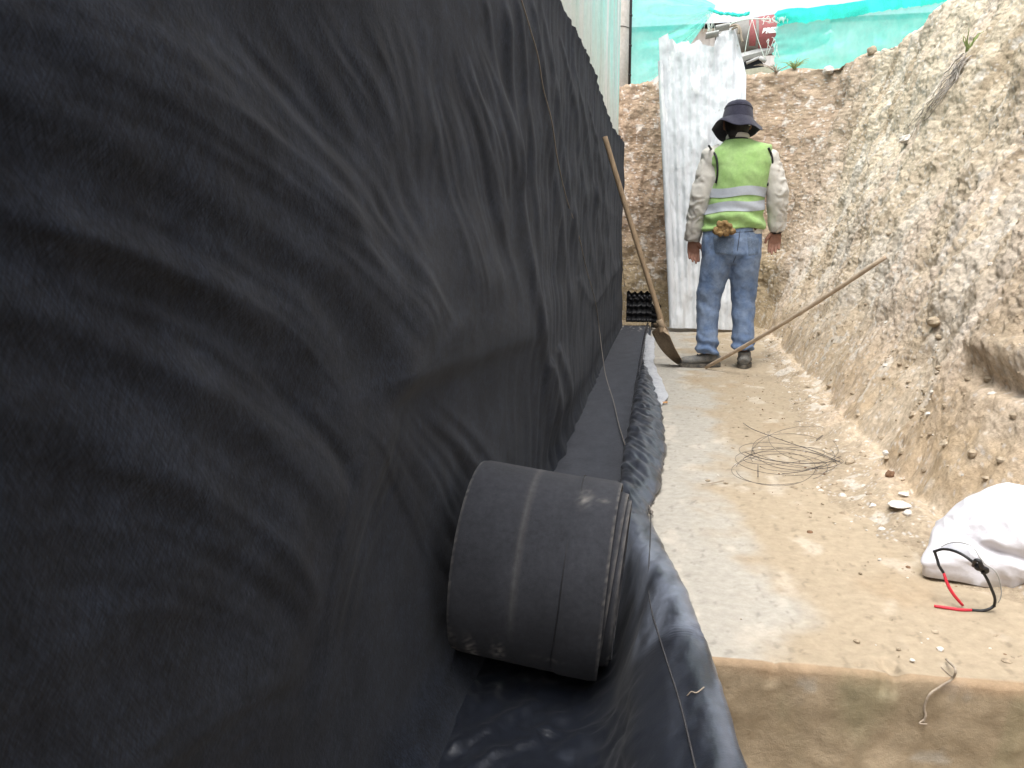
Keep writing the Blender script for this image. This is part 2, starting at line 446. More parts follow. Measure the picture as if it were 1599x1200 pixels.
# earth bank: the cut that runs along the slab on the right and closes the trench at the far end
def build_bank():
    ctl = np.array([  # toe x, toe y, crest offset, crest height
        (-2.2, -2.3, 0.7, 2.2), (-1.0, -2.45, 0.7, 2.2), (0.2, -2.4, 0.8, 2.25), (0.95, -2.0, 1.0, 2.3),  # unseen pit end behind the camera, added to cut light from behind
        (1.30, -1.2, 1.25, 2.35), (1.15, 0.4, 1.25, 2.40), (0.95, 1.5, 1.2, 2.45), (0.76, 2.2, 1.15, 2.45), (0.73, 3.0, 1.15, 2.42),
        (0.80, 4.4, 1.10, 2.36), (0.88, 5.8, 1.00, 2.36), (0.95, 6.9, 0.90, 2.34), (0.93, 7.7, 0.75, 2.42), (0.62, 8.15, 0.65, 2.46),
        (0.2, 8.3, 0.55, 2.48), (-0.3, 8.36, 0.5, 2.46), (-0.75, 8.4, 0.5, 2.42), (-1.6, 8.5, 0.5, 2.35)])
    pts = np.array(curve_pts([np.array([c[0], c[1], c[2]]) for c in ctl], 24))
    zc = np.array(curve_pts([np.array([c[3], 0, 0]) for c in ctl], 24))[:, 0]
    d = np.r_[0, np.cumsum(np.hypot(*np.diff(pts[:, :2], axis=0).T))]
    ntot = 1250
    w = np.interp(pts[:, 1], [-1.5, 0.9, 1.6, 3.0, 5.0, 9.0], [0.25, 0.5, 2.4, 1.9, 1.25, 1.0])
    cum = np.r_[0, np.cumsum(0.5 * (w[1:] + w[:-1]) * np.diff(d))]; cum /= cum[-1]
    p = np.interp(np.linspace(0, 1, ntot), cum, d)
    f = lambda k: np.interp(p, d, k)
    X0, Y0, oc, zcr = f(pts[:, 0]), f(pts[:, 1]), f(pts[:, 2]), f(zc)
    ker = np.ones(41) / 41
    tx, ty = np.gradient(X0, p), np.gradient(Y0, p)
    pad = lambda a: np.convolve(np.pad(a, 20, mode='edge'), ker, 'valid')
    tx, ty = pad(tx), pad(ty); L = np.hypot(tx, ty); nx, ny = ty / L, -tx / L
    s1 = np.linspace(-0.24, 0.10, 80)                       # rubble apron
    s2 = np.linspace(0.10, 1.0, 420)[1:]                    # face
    s3 = np.array([1.01, 1.03, 1.06, 1.1, 1.16, 1.24, 1.36, 1.5, 1.8, 2.4, 4.0, 8.0, 16.0, 40.0])
    S = np.r_[s1, s2, s3]
    wob = 0.05 * fbm(p * 1.1, 0.4, 0, 3) + 0.03 * fbm(p * 5, 2.4, 0, 3)
    X0, Y0 = X0 + nx * wob, Y0 + ny * wob
    o = S[None, :] * oc[:, None]
    tt = np.clip(S, 0, 1)[None, :]
    apron = 0.055 * sstep(-0.24, 0.1, S)[None, :] ** 1.3
    face = (np.clip(tt - 0.03, 0, 1) / 0.97) ** 1.10
    z = apron - 0.012 + face * (zcr[:, None] - 0.04) + 0.02 * np.clip(S - 1, 0, 3)[None, :]
    z = z - 0.62 * sstep(1.55, 1.25, Y0)[:, None] * sstep(0.8, 0.0, tt)
    X, Y, Z = X0[:, None] + nx[:, None] * o, Y0[:, None] + ny[:, None] * o, z
    # along-face measure, and the face normal (outwards from the earth)
    run = (S[None, :] * np.hypot(oc, zcr)[:, None])
    pp = p[:, None] + 0 * run
    ang = np.arctan2(zcr, oc)[:, None] * np.where(tt >= 1, 0.0, sstep(0.0, 0.14, tt))
    NX, NY, NZ = -nx[:, None] * np.sin(ang), -ny[:, None] * np.sin(ang), np.cos(ang)
    amt = 0.10 + 0.90 * sstep(0.0, 0.30, S)[None, :]
    amt = amt * np.where(S > 1.3, 0.6, 1)[None, :]
    # gullies and streaks lean up the slope and away from the camera
    gx, gy = pp + 0.15 * run, run
    gul = fbm(gx * 2.2, gy * 0.5, 3, 4)
    rdg = 1 - np.abs(fbm(gx * 6.5, gy * 1.5, 11, 4)) * 1.6
    big = fbm(X * 1.3, Y * 1.3, Z * 1.3, 4)
    mid = fbm(X * 6, Y * 6, Z * 6, 4, 0.55)
    w1, r1 = worley(gx * 9, gy * 6.5, 3)
    w2, r2 = worley(pp * 26 + 3, run * 22, 9)
    w3, r3 = worley(pp * 70 + 3, run * 62, 21)
    clod = np.clip(0.5 - w1, 0, 1) * (r1 > 0.55) * 0.07 + np.clip(0.5 - w2, 0, 1) * (r2 > 0.45) * 0.030
    fine = fbm(X * 40, Y * 40, Z * 40, 3, 0.6)
    D = 0.075 * big + 0.045 * gul + 0.020 * rdg + 0.012 * mid + 0.32 * clod * sstep(-0.35, 0.3, mid + 0.4) + 0.0065 * fine + np.clip(0.5 - w3, 0, 1) * (r3 > 0.4) * 0.009
    D = D * amt
    # low scree by the toe
    D = D + 0.03 * sstep(0.22, 0.02, np.abs(S - 0.02))[None, :] * (0.5 + fbm(X * 7, Y * 7, 2, 3)).clip(0, 2)
    def mark(u, v, y): return at_y(u, v, y)
    def spot(c, rp, ru):
        q = (X - c[0]) ** 2 / rp ** 2 + (Y - c[1]) ** 2 / rp ** 2 + (Z - c[2]) ** 2 / ru ** 2
        return np.exp(-q)
    # overhanging shelf with a hollow below it
    c = mark(1520, 572, 2.35)
    D = D + 0.040 * spot(c + (0, 0, 0.03), 0.15, 0.028) - 0.05 * spot(c + (0, 0, -0.045), 0.14, 0.030)
    c = mark(1590, 560, 2.2)
    D = D + 0.02 * spot(c, 0.09, 0.05)
    c = mark(1560, 615, 2.2); D = D - 0.05 * spot(c, 0.10, 0.02)
    # long washed-out channel under the dry roots
    for (u, v, y) in ((1520, 100, 4.0), (1490, 150, 4.0), (1462, 200, 4.05), (1430, 240, 4.1), (1405, 270, 4.15), (1340, 330, 4.4), (1300, 380, 4.6)):
        D = D - 0.055 * spot(mark(u, v, y), 0.10, 0.09)
    for (u, v, y) in ((1345, 95, 6.6), (1325, 130, 6.7), (1300, 160, 6.8), (1265, 200, 7.0), (1250, 240, 7.0)):
        D = D - 0.05 * spot(mark(u, v, y), 0.14, 0.12)
    X, Y, Z = X + NX * D, Y + NY * D, Z + NZ * D
    # pigment of the soil
    cream, pink, grey, ochre, brown, buff, dk = [np.array(k) for k in ((0.63, 0.55, 0.43), (0.60, 0.495, 0.40), (0.58, 0.54, 0.485), (0.47, 0.355, 0.23), (0.33, 0.235, 0.17), (0.54, 0.445, 0.335), (0.17, 0.125, 0.085))]
    def lay(C, k, f): return C + (k - C) * np.clip(f, 0, 1)[..., None]
    n1 = fbm(gx * 1.6, gy * 0.45, 21, 4); n2 = fbm(gx * 3.4 + 5, gy * 0.75, 33, 4); n3 = fbm(X * 9, Y * 9, Z * 9, 4)
    C = np.broadcast_to(buff, X.shape + (3,)).copy()
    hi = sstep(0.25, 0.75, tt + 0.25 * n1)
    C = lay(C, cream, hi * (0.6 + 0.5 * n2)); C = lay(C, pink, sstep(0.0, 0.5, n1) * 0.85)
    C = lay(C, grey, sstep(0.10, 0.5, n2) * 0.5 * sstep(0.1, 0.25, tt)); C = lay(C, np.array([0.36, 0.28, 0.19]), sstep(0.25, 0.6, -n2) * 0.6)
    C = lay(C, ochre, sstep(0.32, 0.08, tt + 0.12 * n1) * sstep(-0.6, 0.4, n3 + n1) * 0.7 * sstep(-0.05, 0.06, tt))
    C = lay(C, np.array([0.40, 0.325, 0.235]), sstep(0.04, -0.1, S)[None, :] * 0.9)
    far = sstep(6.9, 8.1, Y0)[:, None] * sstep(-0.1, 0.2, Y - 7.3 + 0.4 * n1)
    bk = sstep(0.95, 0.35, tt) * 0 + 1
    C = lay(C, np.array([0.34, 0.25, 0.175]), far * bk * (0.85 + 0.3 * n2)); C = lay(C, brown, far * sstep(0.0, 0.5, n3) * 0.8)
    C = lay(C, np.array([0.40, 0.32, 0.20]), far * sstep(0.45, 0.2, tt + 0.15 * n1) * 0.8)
    C = lay(C, np.array([0.66, 0.62, 0.56]), sstep(0.35, 0.62, n3) * 0.6)
    C = lay(C, np.array([0.66, 0.63, 0.60]), (r3 > 0.86) * sstep(0.42, 0.25, w3) * 0.8)
    C = lay(C, dk, (r2 > 0.9) * sstep(0.4, 0.2, w2) * 0.35)
    for pts_, k, a, rr in (
        (((1470, 180, 4.1), (1440, 230, 4.1), (1400, 270, 4.2), (1350, 330, 4.4), (1300, 390, 4.6), (1260, 440, 4.9)), np.array([0.52, 0.505, 0.485]), 0.8, 0.10),
        (((1590, 150, 2.9), (1580, 230, 2.9), (1560, 400, 2.7)), ochre, 0.35, 0.2),
        (((1580, 450, 2.35), (1560, 520, 2.35)), np.array([0.33, 0.255, 0.165]), 0.6, 0.13),
        (((1500, 690, 2.3), (1440, 640, 2.5), (1330, 560, 3.7)), ochre, 0.6, 0.14)):
        for (u, v, y) in pts_: C = lay(C, k, a * spot(mark(u, v, y), rr * 1.3, rr) * (0.9 + 0.6 * n3))
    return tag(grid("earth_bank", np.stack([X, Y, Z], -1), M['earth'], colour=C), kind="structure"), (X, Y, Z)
bank, bank_xyz = build_bank()
_bx, _by, _bz = [a[::2, :-10:2].copy() for a in bank_xyz]
_bn, _bm = _bx.shape
_bv = np.stack([_bx, _by, _bz], -1).reshape(-1, 3)
_bi = (np.arange(_bn - 1)[:, None] * _bm + np.arange(_bm - 1)[None, :]).ravel()
BANK = BVHTree.FromPolygons([Vector(v) for v in _bv], np.stack([_bi, _bi + 1, _bi + _bm + 1, _bi + _bm], -1).tolist())
def on_bank(u, v):
    """the point of the earth bank (or slab) that the sight line meets"""
    for _ in range(40):
        d = ray(u, v); d = d / np.linalg.norm(d)
        h = BANK.ray_cast(Vector((0, 0, CAMZ)), Vector(d))
        if h[0] is not None or d[2] < -0.01: break
        v += 3                        # over the crest: come down to it
    q = at_z(u, v, 0.0) if d[2] < 0 else None
    if h[0] is None or (q is not None and np.linalg.norm(q - (0, 0, CAMZ)) < h[3]): return q, np.array([0, 0, 1.0])
    n = np.array(h[1]); n = n if n.dot(d) < 0 else -n
    return np.array(h[0]), n

# ------------------------------------------------------------------ retaining wall and the sheeting above it
rw = MB()
ys = np.linspace(-1.6, 8.25, 12)
P = []
for y in ys:
    x = float(wall_x(y)) - 0.06
    P += [(x, y, -0.62), (x, y, 1.66), (x - 0.28, y, 1.66), (x - 0.28, y, -0.62)]
F = []
for i in range(len(ys) - 1):
    a, b = 4 * i, 4 * i + 4
    F += [(a + k, a + (k + 1) % 4, b + (k + 1) % 4, b + k) for k in range(4)]
F += [(3, 2, 1, 0), tuple(4 * (len(ys) - 1) + k for k in range(4))]
tag(make("retaining_wall", P, F, M['concrete'], smooth=False), "concrete retaining wall hidden under the black geotextile curtain", "wall")

pw = empty("panel_fence", (-0.5, 5.4, 1.6), "tall pale mint corrugated sheeting standing above the black curtain", "fence")
y0 = 2.2
for k in range(8):
    wdt = 0.765
    yy = np.linspace(0, wdt, 62); zz = np.linspace(1.5, 4.6, 60)
    Yg, Zg = np.meshgrid(y0 + yy, zz)
    ph = (yy / 0.19) % 1.0
    rib = sstep(0.0, 0.08, ph) * sstep(0.34, 0.26, ph)
    Xg = wall_x(Yg) - 0.075 + 0.016 * rib[None, :] + 0.003 * (k % 2) + 0.004 * fbm(Yg * 3, Zg * 1.2, k, 3)
    st = fbm(Yg * 14, Zg * 0.5, 5 + k, 4); st2 = fbm(Yg * 3, Zg * 0.9, 15 + k, 3)
    mint, white, gry, tan = np.array([0.46, 0.80, 0.73]), np.array([0.76, 0.83, 0.81]), np.array([0.55, 0.60, 0.58]), np.array([0.60, 0.56, 0.50])
    C = mint + (white - mint) * sstep(-0.15, 0.75, st2 + 0.3 * st)[..., None]
    C = C + (gry - C) * (0.75 * sstep(0.1, 0.6, st))[..., None]
    C = C + (tan - C) * (sstep(2.5, 1.85, Zg + 0.3 * st))[..., None] * 0.8
    Pg = np.stack([Xg - (-0.5), Yg - 5.4, Zg - 1.6], -1)
    grid("sheet_panel", Pg, M['panel'], pw, colour=C)
    y0 += wdt - 0.012

# concrete post with a black pipe beside it
cpost = empty("concrete_post", (*at_y(969, 135, 9.0)[:2], 2.3), "round pale concrete post between the mint sheeting and the green net", "post")
b = MB(); b.tube([(0, 0, -0.3), (0, 0, 0.6), (0, 0, 3.2)], [0.085, 0.082, 0.078], 24); b.obj("shaft", M['concrete'], cpost)
b = MB()
b.tube(curve_pts([(0.083 * math.cos(a), 0.083 * math.sin(a), 0.78 + 0.004 * math.sin(3 * a)) for a in np.linspace(0, 2 * math.pi, 14)], 3), 0.004, 6)
b.obj("tie_wire", M['wire'], cpost)
q = at_y(982, 135, 9.0)
b = MB(); b.tube([(q[0], 9.02, 2.25), (q[0] - 0.003, 9.02, 3.2), (q[0] - 0.012, 9.02, 5.4)], 0.023, 12)
for k in range(6): b.tube([(q[0] - 0.003, 9.02, 2.6 + 0.3 * k), (q[0] - 0.003, 9.02, 2.62 + 0.3 * k)], 0.028, 12)
tag(b.obj("net_pole", M['black']), "thin black pole holding the left edge of the green net", "pole")

# ------------------------------------------------------------------ BLACK GEOTEXTILE CURTAIN
A0 = 0.42
def qy(Y): return A0 * np.arcsinh(np.asarray(Y, float) / A0)
def yq(q): return A0 * np.sinh(np.asarray(q, float) / A0)
def wall_pt(u, v):
    x = -0.40
    for _ in range(4):
        p = at_x(u, v, x); x = float(wall_x(p[1]))
    return p[1], p[2]
def build_curtain():
    nq, nz = 860, 430
    q = np.linspace(float(qy(-0.5)), float(qy(8.12)), nq)
    Yv = yq(q)
    zv = np.linspace(0, 1, nz)
    top = 1.70 + 0.03 * np.sin(Yv * 1.7) + 0.015 * fbm(Yv * 4, 0.3, 0, 3) + 0.05 * sstep(5, 8, Yv)
    zb = floor_z(Yv) - 0.004
    Z = zb[:, None] + zv[None, :] * (top - zb)[:, None]
    Y = Yv[:, None] + 0 * Z
    Q = q[:, None] + 0 * Z
    dist = np.sqrt(A0 ** 2 + Y ** 2) * 0.94 + 0.02
    D = np.zeros_like(Z)
    # draped folds: crest lines with a soft upper flank and a tucked lower flank
    def fold(line, up, dn, amp, taper=(0.12, 0.12)):
        pts = curve_pts([np.array([float(qy(a)), b_, 0]) for a, b_ in (wall_pt(u, v) for u, v in line)], 3)
        pts = np.array(pts)[:, :2]
        L = np.r_[0, np.cumsum(np.hypot(*np.diff(pts, axis=0).T))]
        yy = yq(pts[:, 0]); w = np.max((np.sqrt(A0 ** 2 + yy ** 2)) / FPX) * max(up, dn) * 3.2
        i0, i1 = np.searchsorted(q, [pts[:, 0].min() - w, pts[:, 0].max() + w])
        if i1 - i0 < 2: return
        Qs, Zs, ds = Q[i0:i1], Z[i0:i1], dist[i0:i1]
        best = np.full(Qs.shape, 1e9); sgn = np.zeros(Qs.shape); tt = np.zeros(Qs.shape)
        for k in range(len(pts) - 1):
            a, b_ = pts[k], pts[k + 1]; e = b_ - a; l2 = e.dot(e) + 1e-12
            t = np.clip(((Qs - a[0]) * e[0] + (Zs - a[1]) * e[1]) / l2, 0, 1)
            dx, dz = Qs - a[0] - t * e[0], Zs - a[1] - t * e[1]
            dd = dx * dx + dz * dz
            m = dd < best
            best = np.where(m, dd, best)
            sgn = np.where(m, np.sign(e[0] * dz - e[1] * dx), sgn)
            tt = np.where(m, (L[k] + t * (L[k + 1] - L[k])) / L[-1], tt)
        px = np.sqrt(best) / ds * FPX
        wd = np.where(sgn > 0, up, dn)
        prof = np.exp(-(px / wd) ** 2)
        D[i0:i1] += amp * ds / FPX * prof * sstep(0, taper[0], tt) * sstep(1, 1 - taper[1], tt)
    def family(A, B, n, w, amp, jit=0.25, seed=0):
        r = np.random.RandomState(seed)
        A = np.array(curve_pts([np.array([*a, 0.0]) for a in A], 4))[:, :2]; B = np.array(curve_pts([np.array([*a, 0.0]) for a in B], 4))[:, :2]
        rs = lambda C: np.stack([np.interp(np.linspace(0, 1, 7), np.linspace(0, 1, len(C)), C[:, k]) for k in (0, 1)], -1)
        A, B = rs(A), rs(B)
        for i in range(n):
            t = (i + 0.5 + jit * r.uniform(-1, 1)) / n
            ln = A * (1 - t) + B * t
            ln = ln + r.uniform(-1, 1, ln.shape) * w * 0.35
            s0, s1 = (0, 7) if r.rand() < 0.5 else ((0, 5) if r.rand() < 0.5 else (2, 7))
            k = r.uniform(0.6, 1.35)
            fold([tuple(p) for p in ln[s0:s1]], w * k * 1.2, w * k * 0.8, (0.5 if seed in (9, 10) else 0.75) * amp * k * w, (0.3, 0.3))
    # the great fold and its neighbours
    fold([(-160, 60), (0, 150), (200, 245), (330, 315), (470, 395), (560, 475), (612, 560), (604, 640)], 100, 44, 27, (0.02, 0.10))
    fold([(-150, -60), (0, 20), (150, 90), (330, 190), (470, 300), (540, 380)], 60, 36, 16, (0.05, 0.3))
    fold([(-150, 260), (0, 330), (150, 390), (330, 450), (450, 530), (520, 620), (550, 700), (540, 820)], 62, 32, 22, (0.02, 0.25))
    fold([(-150, 420), (0, 480), (180, 545), (340, 640), (450, 730), (510, 820), (520, 900)], 60, 36, 20, (0.02, 0.25))
    fold([(-150, 600), (0, 640), (150, 690), (300, 760), (430, 840), (500, 920), (515, 1000)], 70, 42, 18, (0.02, 0.25))
    fold([(-100, 1130), (0, 1075), (120, 1010), (260, 925), (380, 880), (470, 900)], 70, 60, 12, (0.05, 0.3))
    fold([(120, 1290), (250, 1180), (380, 1080), (470, 1010), (520, 960)], 60, 50, 8, (0.05, 0.3))
    fold([(660, 280), (645, 430), (612, 560), (570, 700), (530, 850), (512, 1000), (500, 1180)], 34, 30, 9, (0.2, 0.1))
    fold([(598, 632), (640, 605), (690, 580), (750, 552), (800, 528), (835, 540), (858, 610), (868, 690)], 55, 28, 10, (0.3, 0.2))
    fold([(700, 300), (720, 400), (730, 470), (690, 530), (640, 560)], 30, 20, 6, (0.3, 0.3))
    G1 = [(250, 0), (380, 110), (480, 230), (560, 330), (600, 400), (640, 480)]
    G2 = [(430, 0), (520, 130), (580, 250), (620, 350), (655, 430)]
    G3 = [(540, 0), (600, 140), (640, 280), (660, 380)]
    G4 = [(690, 0), (690, 120), (680, 260), (670, 360)]
    family(G1, G2, 6, 14, 0.42, seed=1); family(G2, G3, 6, 9, 0.45, seed=2); family(G3, G4, 6, 8, 0.40, seed=3)
    family([(0, 20), (250, 120), (430, 240), (560, 370)], G1, 4, 22, 0.20, seed=4)
    family([(60, 360), (330, 470), (480, 600), (560, 760)], [(0, 500), (250, 600), (450, 760), (515, 900)], 6, 15, 0.32, seed=5)
    family([(0, 560), (250, 650), (430, 780), (510, 920)], [(0, 800), (220, 830), (400, 900), (505, 1020)], 5, 20, 0.24, seed=6)
    family([(520, 640), (600, 740), (690, 900), (740, 1010)], [(650, 590), (740, 680), (800, 780), (840, 860)], 20, 6, 0.80, seed=7)
    family([(690, 30), (740, 200), (790, 420)], [(760, 30), (790, 160), (815, 300)], 14, 6, 0.75, seed=8)
    family([(640, 600), (620, 760), (560, 900), (530, 1080)], [(560, 620), (520, 760), (500, 900), (495, 1080)], 6, 8, 0.3, seed=14)
    family([(-60, -100), (150, -20), (330, 90), (470, 210), (560, 330)], [(-100, 100), (150, 180), (330, 265), (480, 355), (575, 450)], 9, 13, 0.48, seed=21)
    family([(-60, 240), (200, 320), (360, 405), (480, 495), (560, 600)], [(-60, 420), (180, 480), (340, 560), (460, 660), (530, 780)], 8, 13, 0.50, seed=22)
    family([(-60, 640), (200, 700), (400, 830), (500, 960)], [(-60, 1000), (150, 960), (330, 970), (490, 1080)], 9, 15, 0.42, seed=23)
    family([(60, 1250), (200, 1150), (360, 1070), (490, 1040)], [(250, 1290), (330, 1220), (420, 1150), (500, 1120)], 5, 14, 0.25, seed=24)
    family([(640, 60), (680, 220), (720, 400), (735, 500)], [(720, 30), (760, 200), (800, 420), (815, 520)], 12, 6, 0.6, seed=26)
    family([(430, 330), (560, 450), (640, 560)], [(520, 250), (640, 420), (720, 540)], 8, 8, 0.45, seed=27)
    # hanging pleats further along
    for ln, w, a in (([(783, -20), (798, 150), (813, 330), (828, 480), (846, 600), (852, 720)], 7, 8.5),
                     ([(800, -20), (818, 120), (830, 260), (838, 420)], 5, 5.0),
                     ([(752, -20), (785, 170), (806, 330), (820, 450)], 7, 4),
                     ([(826, -20), (848, 150), (868, 320), (884, 450), (890, 560)], 6, 5.6),
                     ([(846, 0), (866, 150), (888, 320), (905, 470)], 5, 3.4),
                     ([(872, 40), (896, 180), (915, 330), (930, 470)], 4.5, 3.4),
                     ([(892, 90), (920, 240), (938, 400), (948, 500)], 4, 3.0),
                     ([(915, 150), (938, 270), (952, 400), (960, 490)], 3, 2.2),
                     ([(845, 560), (858, 620), (868, 690), (872, 745)], 7, 8),
                     ([(862, 540), (878, 610), (882, 690)], 6, 6),
                     ([(895, 430), (915, 465), (928, 470), (952, 430), (965, 405)], 7, 2)):
        fold(ln, w, w * 0.75, a, (0.06, 0.2))
    family([(790, 0), (830, 300), (855, 560)], [(860, 20), (905, 300), (930, 520)], 14, 3.5, 0.4, seed=9)
    family([(870, 40), (915, 300), (940, 520)], [(925, 150), (955, 350), (968, 500)], 10, 2.6, 0.4, seed=10)
    # everyday unevenness
    D += 0.010 * fbm(Q * 6, Z * 4, 0, 2) + 0.0020 * fbm(Q * 20 + Z * 3, Z * 2.2 + Q * 3, 3, 2) + 0.00035 * fbm(Q * 60 + Z * 35, Z * 22, 8, 2)
    plt = fbm(Y * 3.6, Z * 0.6, 2, 3)
    D += 0.020 * np.abs(plt) * sstep(1.9, 3.0, Y)
    low = sstep(0.16, -0.02, Z - zb[:, None])
    D += (0.07 - 0.045 * sstep(1.7, 2.3, Y)) * low ** 2 + 0.008 * low * fbm(Y * 5, Z * 7, 6, 2)
    edge = sstep(0.06, 0.0, (top[:, None] - Z)) 
    D += edge * (0.004 - 0.006 * fbm(Y * 9, Z * 8, 4, 3))
    D = np.maximum(D, -0.045)
    X = wall_x(Y) + D
    o = grid("geotextile_curtain", np.stack([X, Y, Z], -1), M['felt'], flip=True)
    tag(o, "black felt geotextile curtain draped in folds down the whole wall", "geotextile")
    return q, zb, top, D
cq, czb, ctop, cD = build_curtain()
def curtain_x(Y, Z):
    i = np.clip(np.searchsorted(cq, float(qy(Y))), 1, len(cq) - 1)
    f = np.clip((Z - czb[i]) / (ctop[i] - czb[i]), 0, 1) * (cD.shape[1] - 1)
    return float(wall_x(Y)) + float(cD[i, int(f)])

# ------------------------------------------------------------------ trench liner: floor, side and rolled edge over the slab
EDGE = [(1185, 1290), (1155, 1200), (1110, 1050), (1076, 950), (1045, 880), (1019, 812), (1011, 796), (1029, 758), (1039, 700), (1033, 640), (1016, 585), (1008, 566), (1012, 540), (1012, 512)]
def build_liner():
    E = np.array([at_z(u, v, 0.02)[:2] for u, v in EDGE])
    E = E[np.argsort(E[:, 1])]
    n = 620
    t = np.linspace(0, 1, n)
    Y = 0.55 + (t ** 1.5) * (8.15 - 0.55)
    xe = np.interp(Y, E[:, 1], E[:, 0])
    ker = np.exp(-np.linspace(-2, 2, 9) ** 2); ker /= ker.sum()
    xe = np.convolve(np.pad(xe, 4, mode='edge'), ker, 'valid')
    xe = np.where(Y < 0.95, xe[np.searchsorted(Y, 0.95)], xe)
    fl = floor_z(Y)
    side = np.interp(Y, [0, 1.2, 2.0, 3.0, 5, 8.2], [-0.075, -0.09, -0.10, -0.105, -0.10, -0.085])
    pinch = np.exp(-((Y - 2.20) / 0.10) ** 2)
    big = sstep(2.2, 1.5, Y)
    crest = 0.030 + 0.030 * big - 0.010 * pinch + 0.012 * np.exp(-((Y - 3.0) / 0.5) ** 2) - 0.02 * sstep(4.5, 6, Y)
    m = 150
    rows = []
    for i in range(n):
        e = max(xe[i], side[i] + 0.03); c = crest[i]; f = fl[i]; s = side[i]
        g = float(big[i]); mid = (s + e) / 2 * (1 - g) + (e - 0.055) * g
        ctl = [(-0.50, f + 0.01, 0), (-0.36, f - 0.006, 0), (-0.20, f - 0.004, 0), (s - 0.035, f, 0), (s - 0.008 + 0.03 * g, f + 0.04, 0), (s + 0.05 * g, -0.03 - 0.04 * g, 0), (s + 0.012 + 0.065 * g, c * (0.6 - 0.75 * g), 0),
               (mid, c * (1 - 0.10 * g), 0), (e - 0.012, c * (0.72 + 0.26 * g), 0), (e, c * (0.25 + 0.42 * g), 0), (e - 0.008, -0.0005 - 0.10 * sstep(SLAB_Y + 0.02, SLAB_Y - 0.05, Y[i]), 0),
               (e - 0.03, 0.003 - 0.22 * sstep(SLAB_Y + 0.02, SLAB_Y - 0.05, Y[i]), 0)]
        cp = np.array(curve_pts([np.array(k) for k in ctl], 10))
        L = np.r_[0, np.cumsum(np.hypot(*np.diff(cp[:, :2], axis=0).T))]; L /= L[-1]
        tt = np.linspace(0, 1, m)
        rows.append(np.stack([np.interp(tt, L, cp[:, 0]), np.full(m, Y[i]), np.interp(tt, L, cp[:, 1])], -1))
    P = np.array(rows)
    X, Yg, Z = P[..., 0], P[..., 1], P[..., 2]
    gx = np.gradient(P, axis=1); gy = np.gradient(P, axis=0)
    N = np.cross(gy, gx); N /= np.linalg.norm(N, axis=-1, keepdims=True) + 1e-9
    N = np.where((N[..., 2] < 0)[..., None] & (np.arange(m) < m * 0.5)[None, :, None], -N, N)
    N = np.where((np.arange(m) < m * 0.5)[None, :, None], N, np.where(N[..., 2:3] < -0.2, -N, N))
    j = np.arange(m)[None, :] / m
    hem = sstep(0.52, 0.70, j) * sstep(1.0, 0.93, j)
    puck = (1 - 2 * np.abs(fbm(Yg * 11 + X * 34, X * 9, 2, 3))) * 0.007 * sstep(1.9, 2.4, Yg) + fbm(Yg * 12 - X * 16, X * 22, 7, 3) * 0.0035 * sstep(2.4, 1.9, Yg)
    wave = 0.004 * np.sin(Yg * 2 * math.pi / 0.19 + 7 * fbm(Yg * 1.5, 0, 5, 3) + X * 45) * sstep(1.95, 2.5, Yg) * sstep(6, 4, Yg)
    flr = sstep(0.5, 0.4, j)
    D = hem * (puck + wave) + flr * (0.010 * np.abs(fbm(X * 9 + Yg * 5, Yg * 5 - X * 4, 1, 3)) + 0.004 * fbm(X * 30, Yg * 18, 2, 3) - 0.004)
    sd_ = sstep(0.35, 0.45, j) * sstep(0.62, 0.52, j)
    D = D + sd_ * (0.008 * fbm(Yg * 10 + Z * 6, Z * 5, 3, 3) + 0.005 * fbm(Yg * 32, Z * 14 + X * 9, 4, 3))
    # slanting creases of slack film on the floor in front of the roll
    sl = (np.sin((X * 0.9 - Yg * 0.55) * 60 + 3 * fbm(X * 5, Yg * 5, 12, 3)) * 0.5 + 0.5) ** 3
    D = D + flr * 0.008 * sl * sstep(1.9, 1.3, Yg) * sstep(0.08, 0.2, j)
    P = P + N * D[..., None]
    Pz = P[..., 2]
    onslab = (P[..., 1] > SLAB_Y + 0.02) & (P[..., 0] > np.interp(P[..., 1], [1.37, 1.6, 2.2, 8.6], [0.05, 0.02, -0.05, -0.062]) - 0.004)
    P[..., 2] = np.where(onslab, np.maximum(Pz, 0.006), Pz)
    # film colour, with the pale sky sheen of the raised edge painted in
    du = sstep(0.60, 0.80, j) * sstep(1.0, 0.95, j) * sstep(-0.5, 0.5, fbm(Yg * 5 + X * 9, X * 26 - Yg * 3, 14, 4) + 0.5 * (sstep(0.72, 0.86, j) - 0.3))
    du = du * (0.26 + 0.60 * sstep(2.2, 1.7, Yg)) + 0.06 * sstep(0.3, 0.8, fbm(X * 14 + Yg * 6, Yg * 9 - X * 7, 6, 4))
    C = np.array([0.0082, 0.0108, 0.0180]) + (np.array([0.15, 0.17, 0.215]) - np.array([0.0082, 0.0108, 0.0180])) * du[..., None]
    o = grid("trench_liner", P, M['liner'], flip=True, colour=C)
    tag(o, "black film liner in the trench with its puckered edge rolled over the slab", "trench liner")
    return o, Y, xe, side
liner, LY, LXE, LSIDE = build_liner()
LINER = bvh_of(liner)
def on_liner(u, v, z=0.04, up=0.002):
    p = at_z(u, v, z)
    for _ in range(3):
        h = LINER.ray_cast(Vector((p[0], p[1], 0.5)), Vector((0, 0, -1)))
        if h[0] is None: return p
        p = at_z(u, v, h[0].z)
    return p + (0, 0, up)

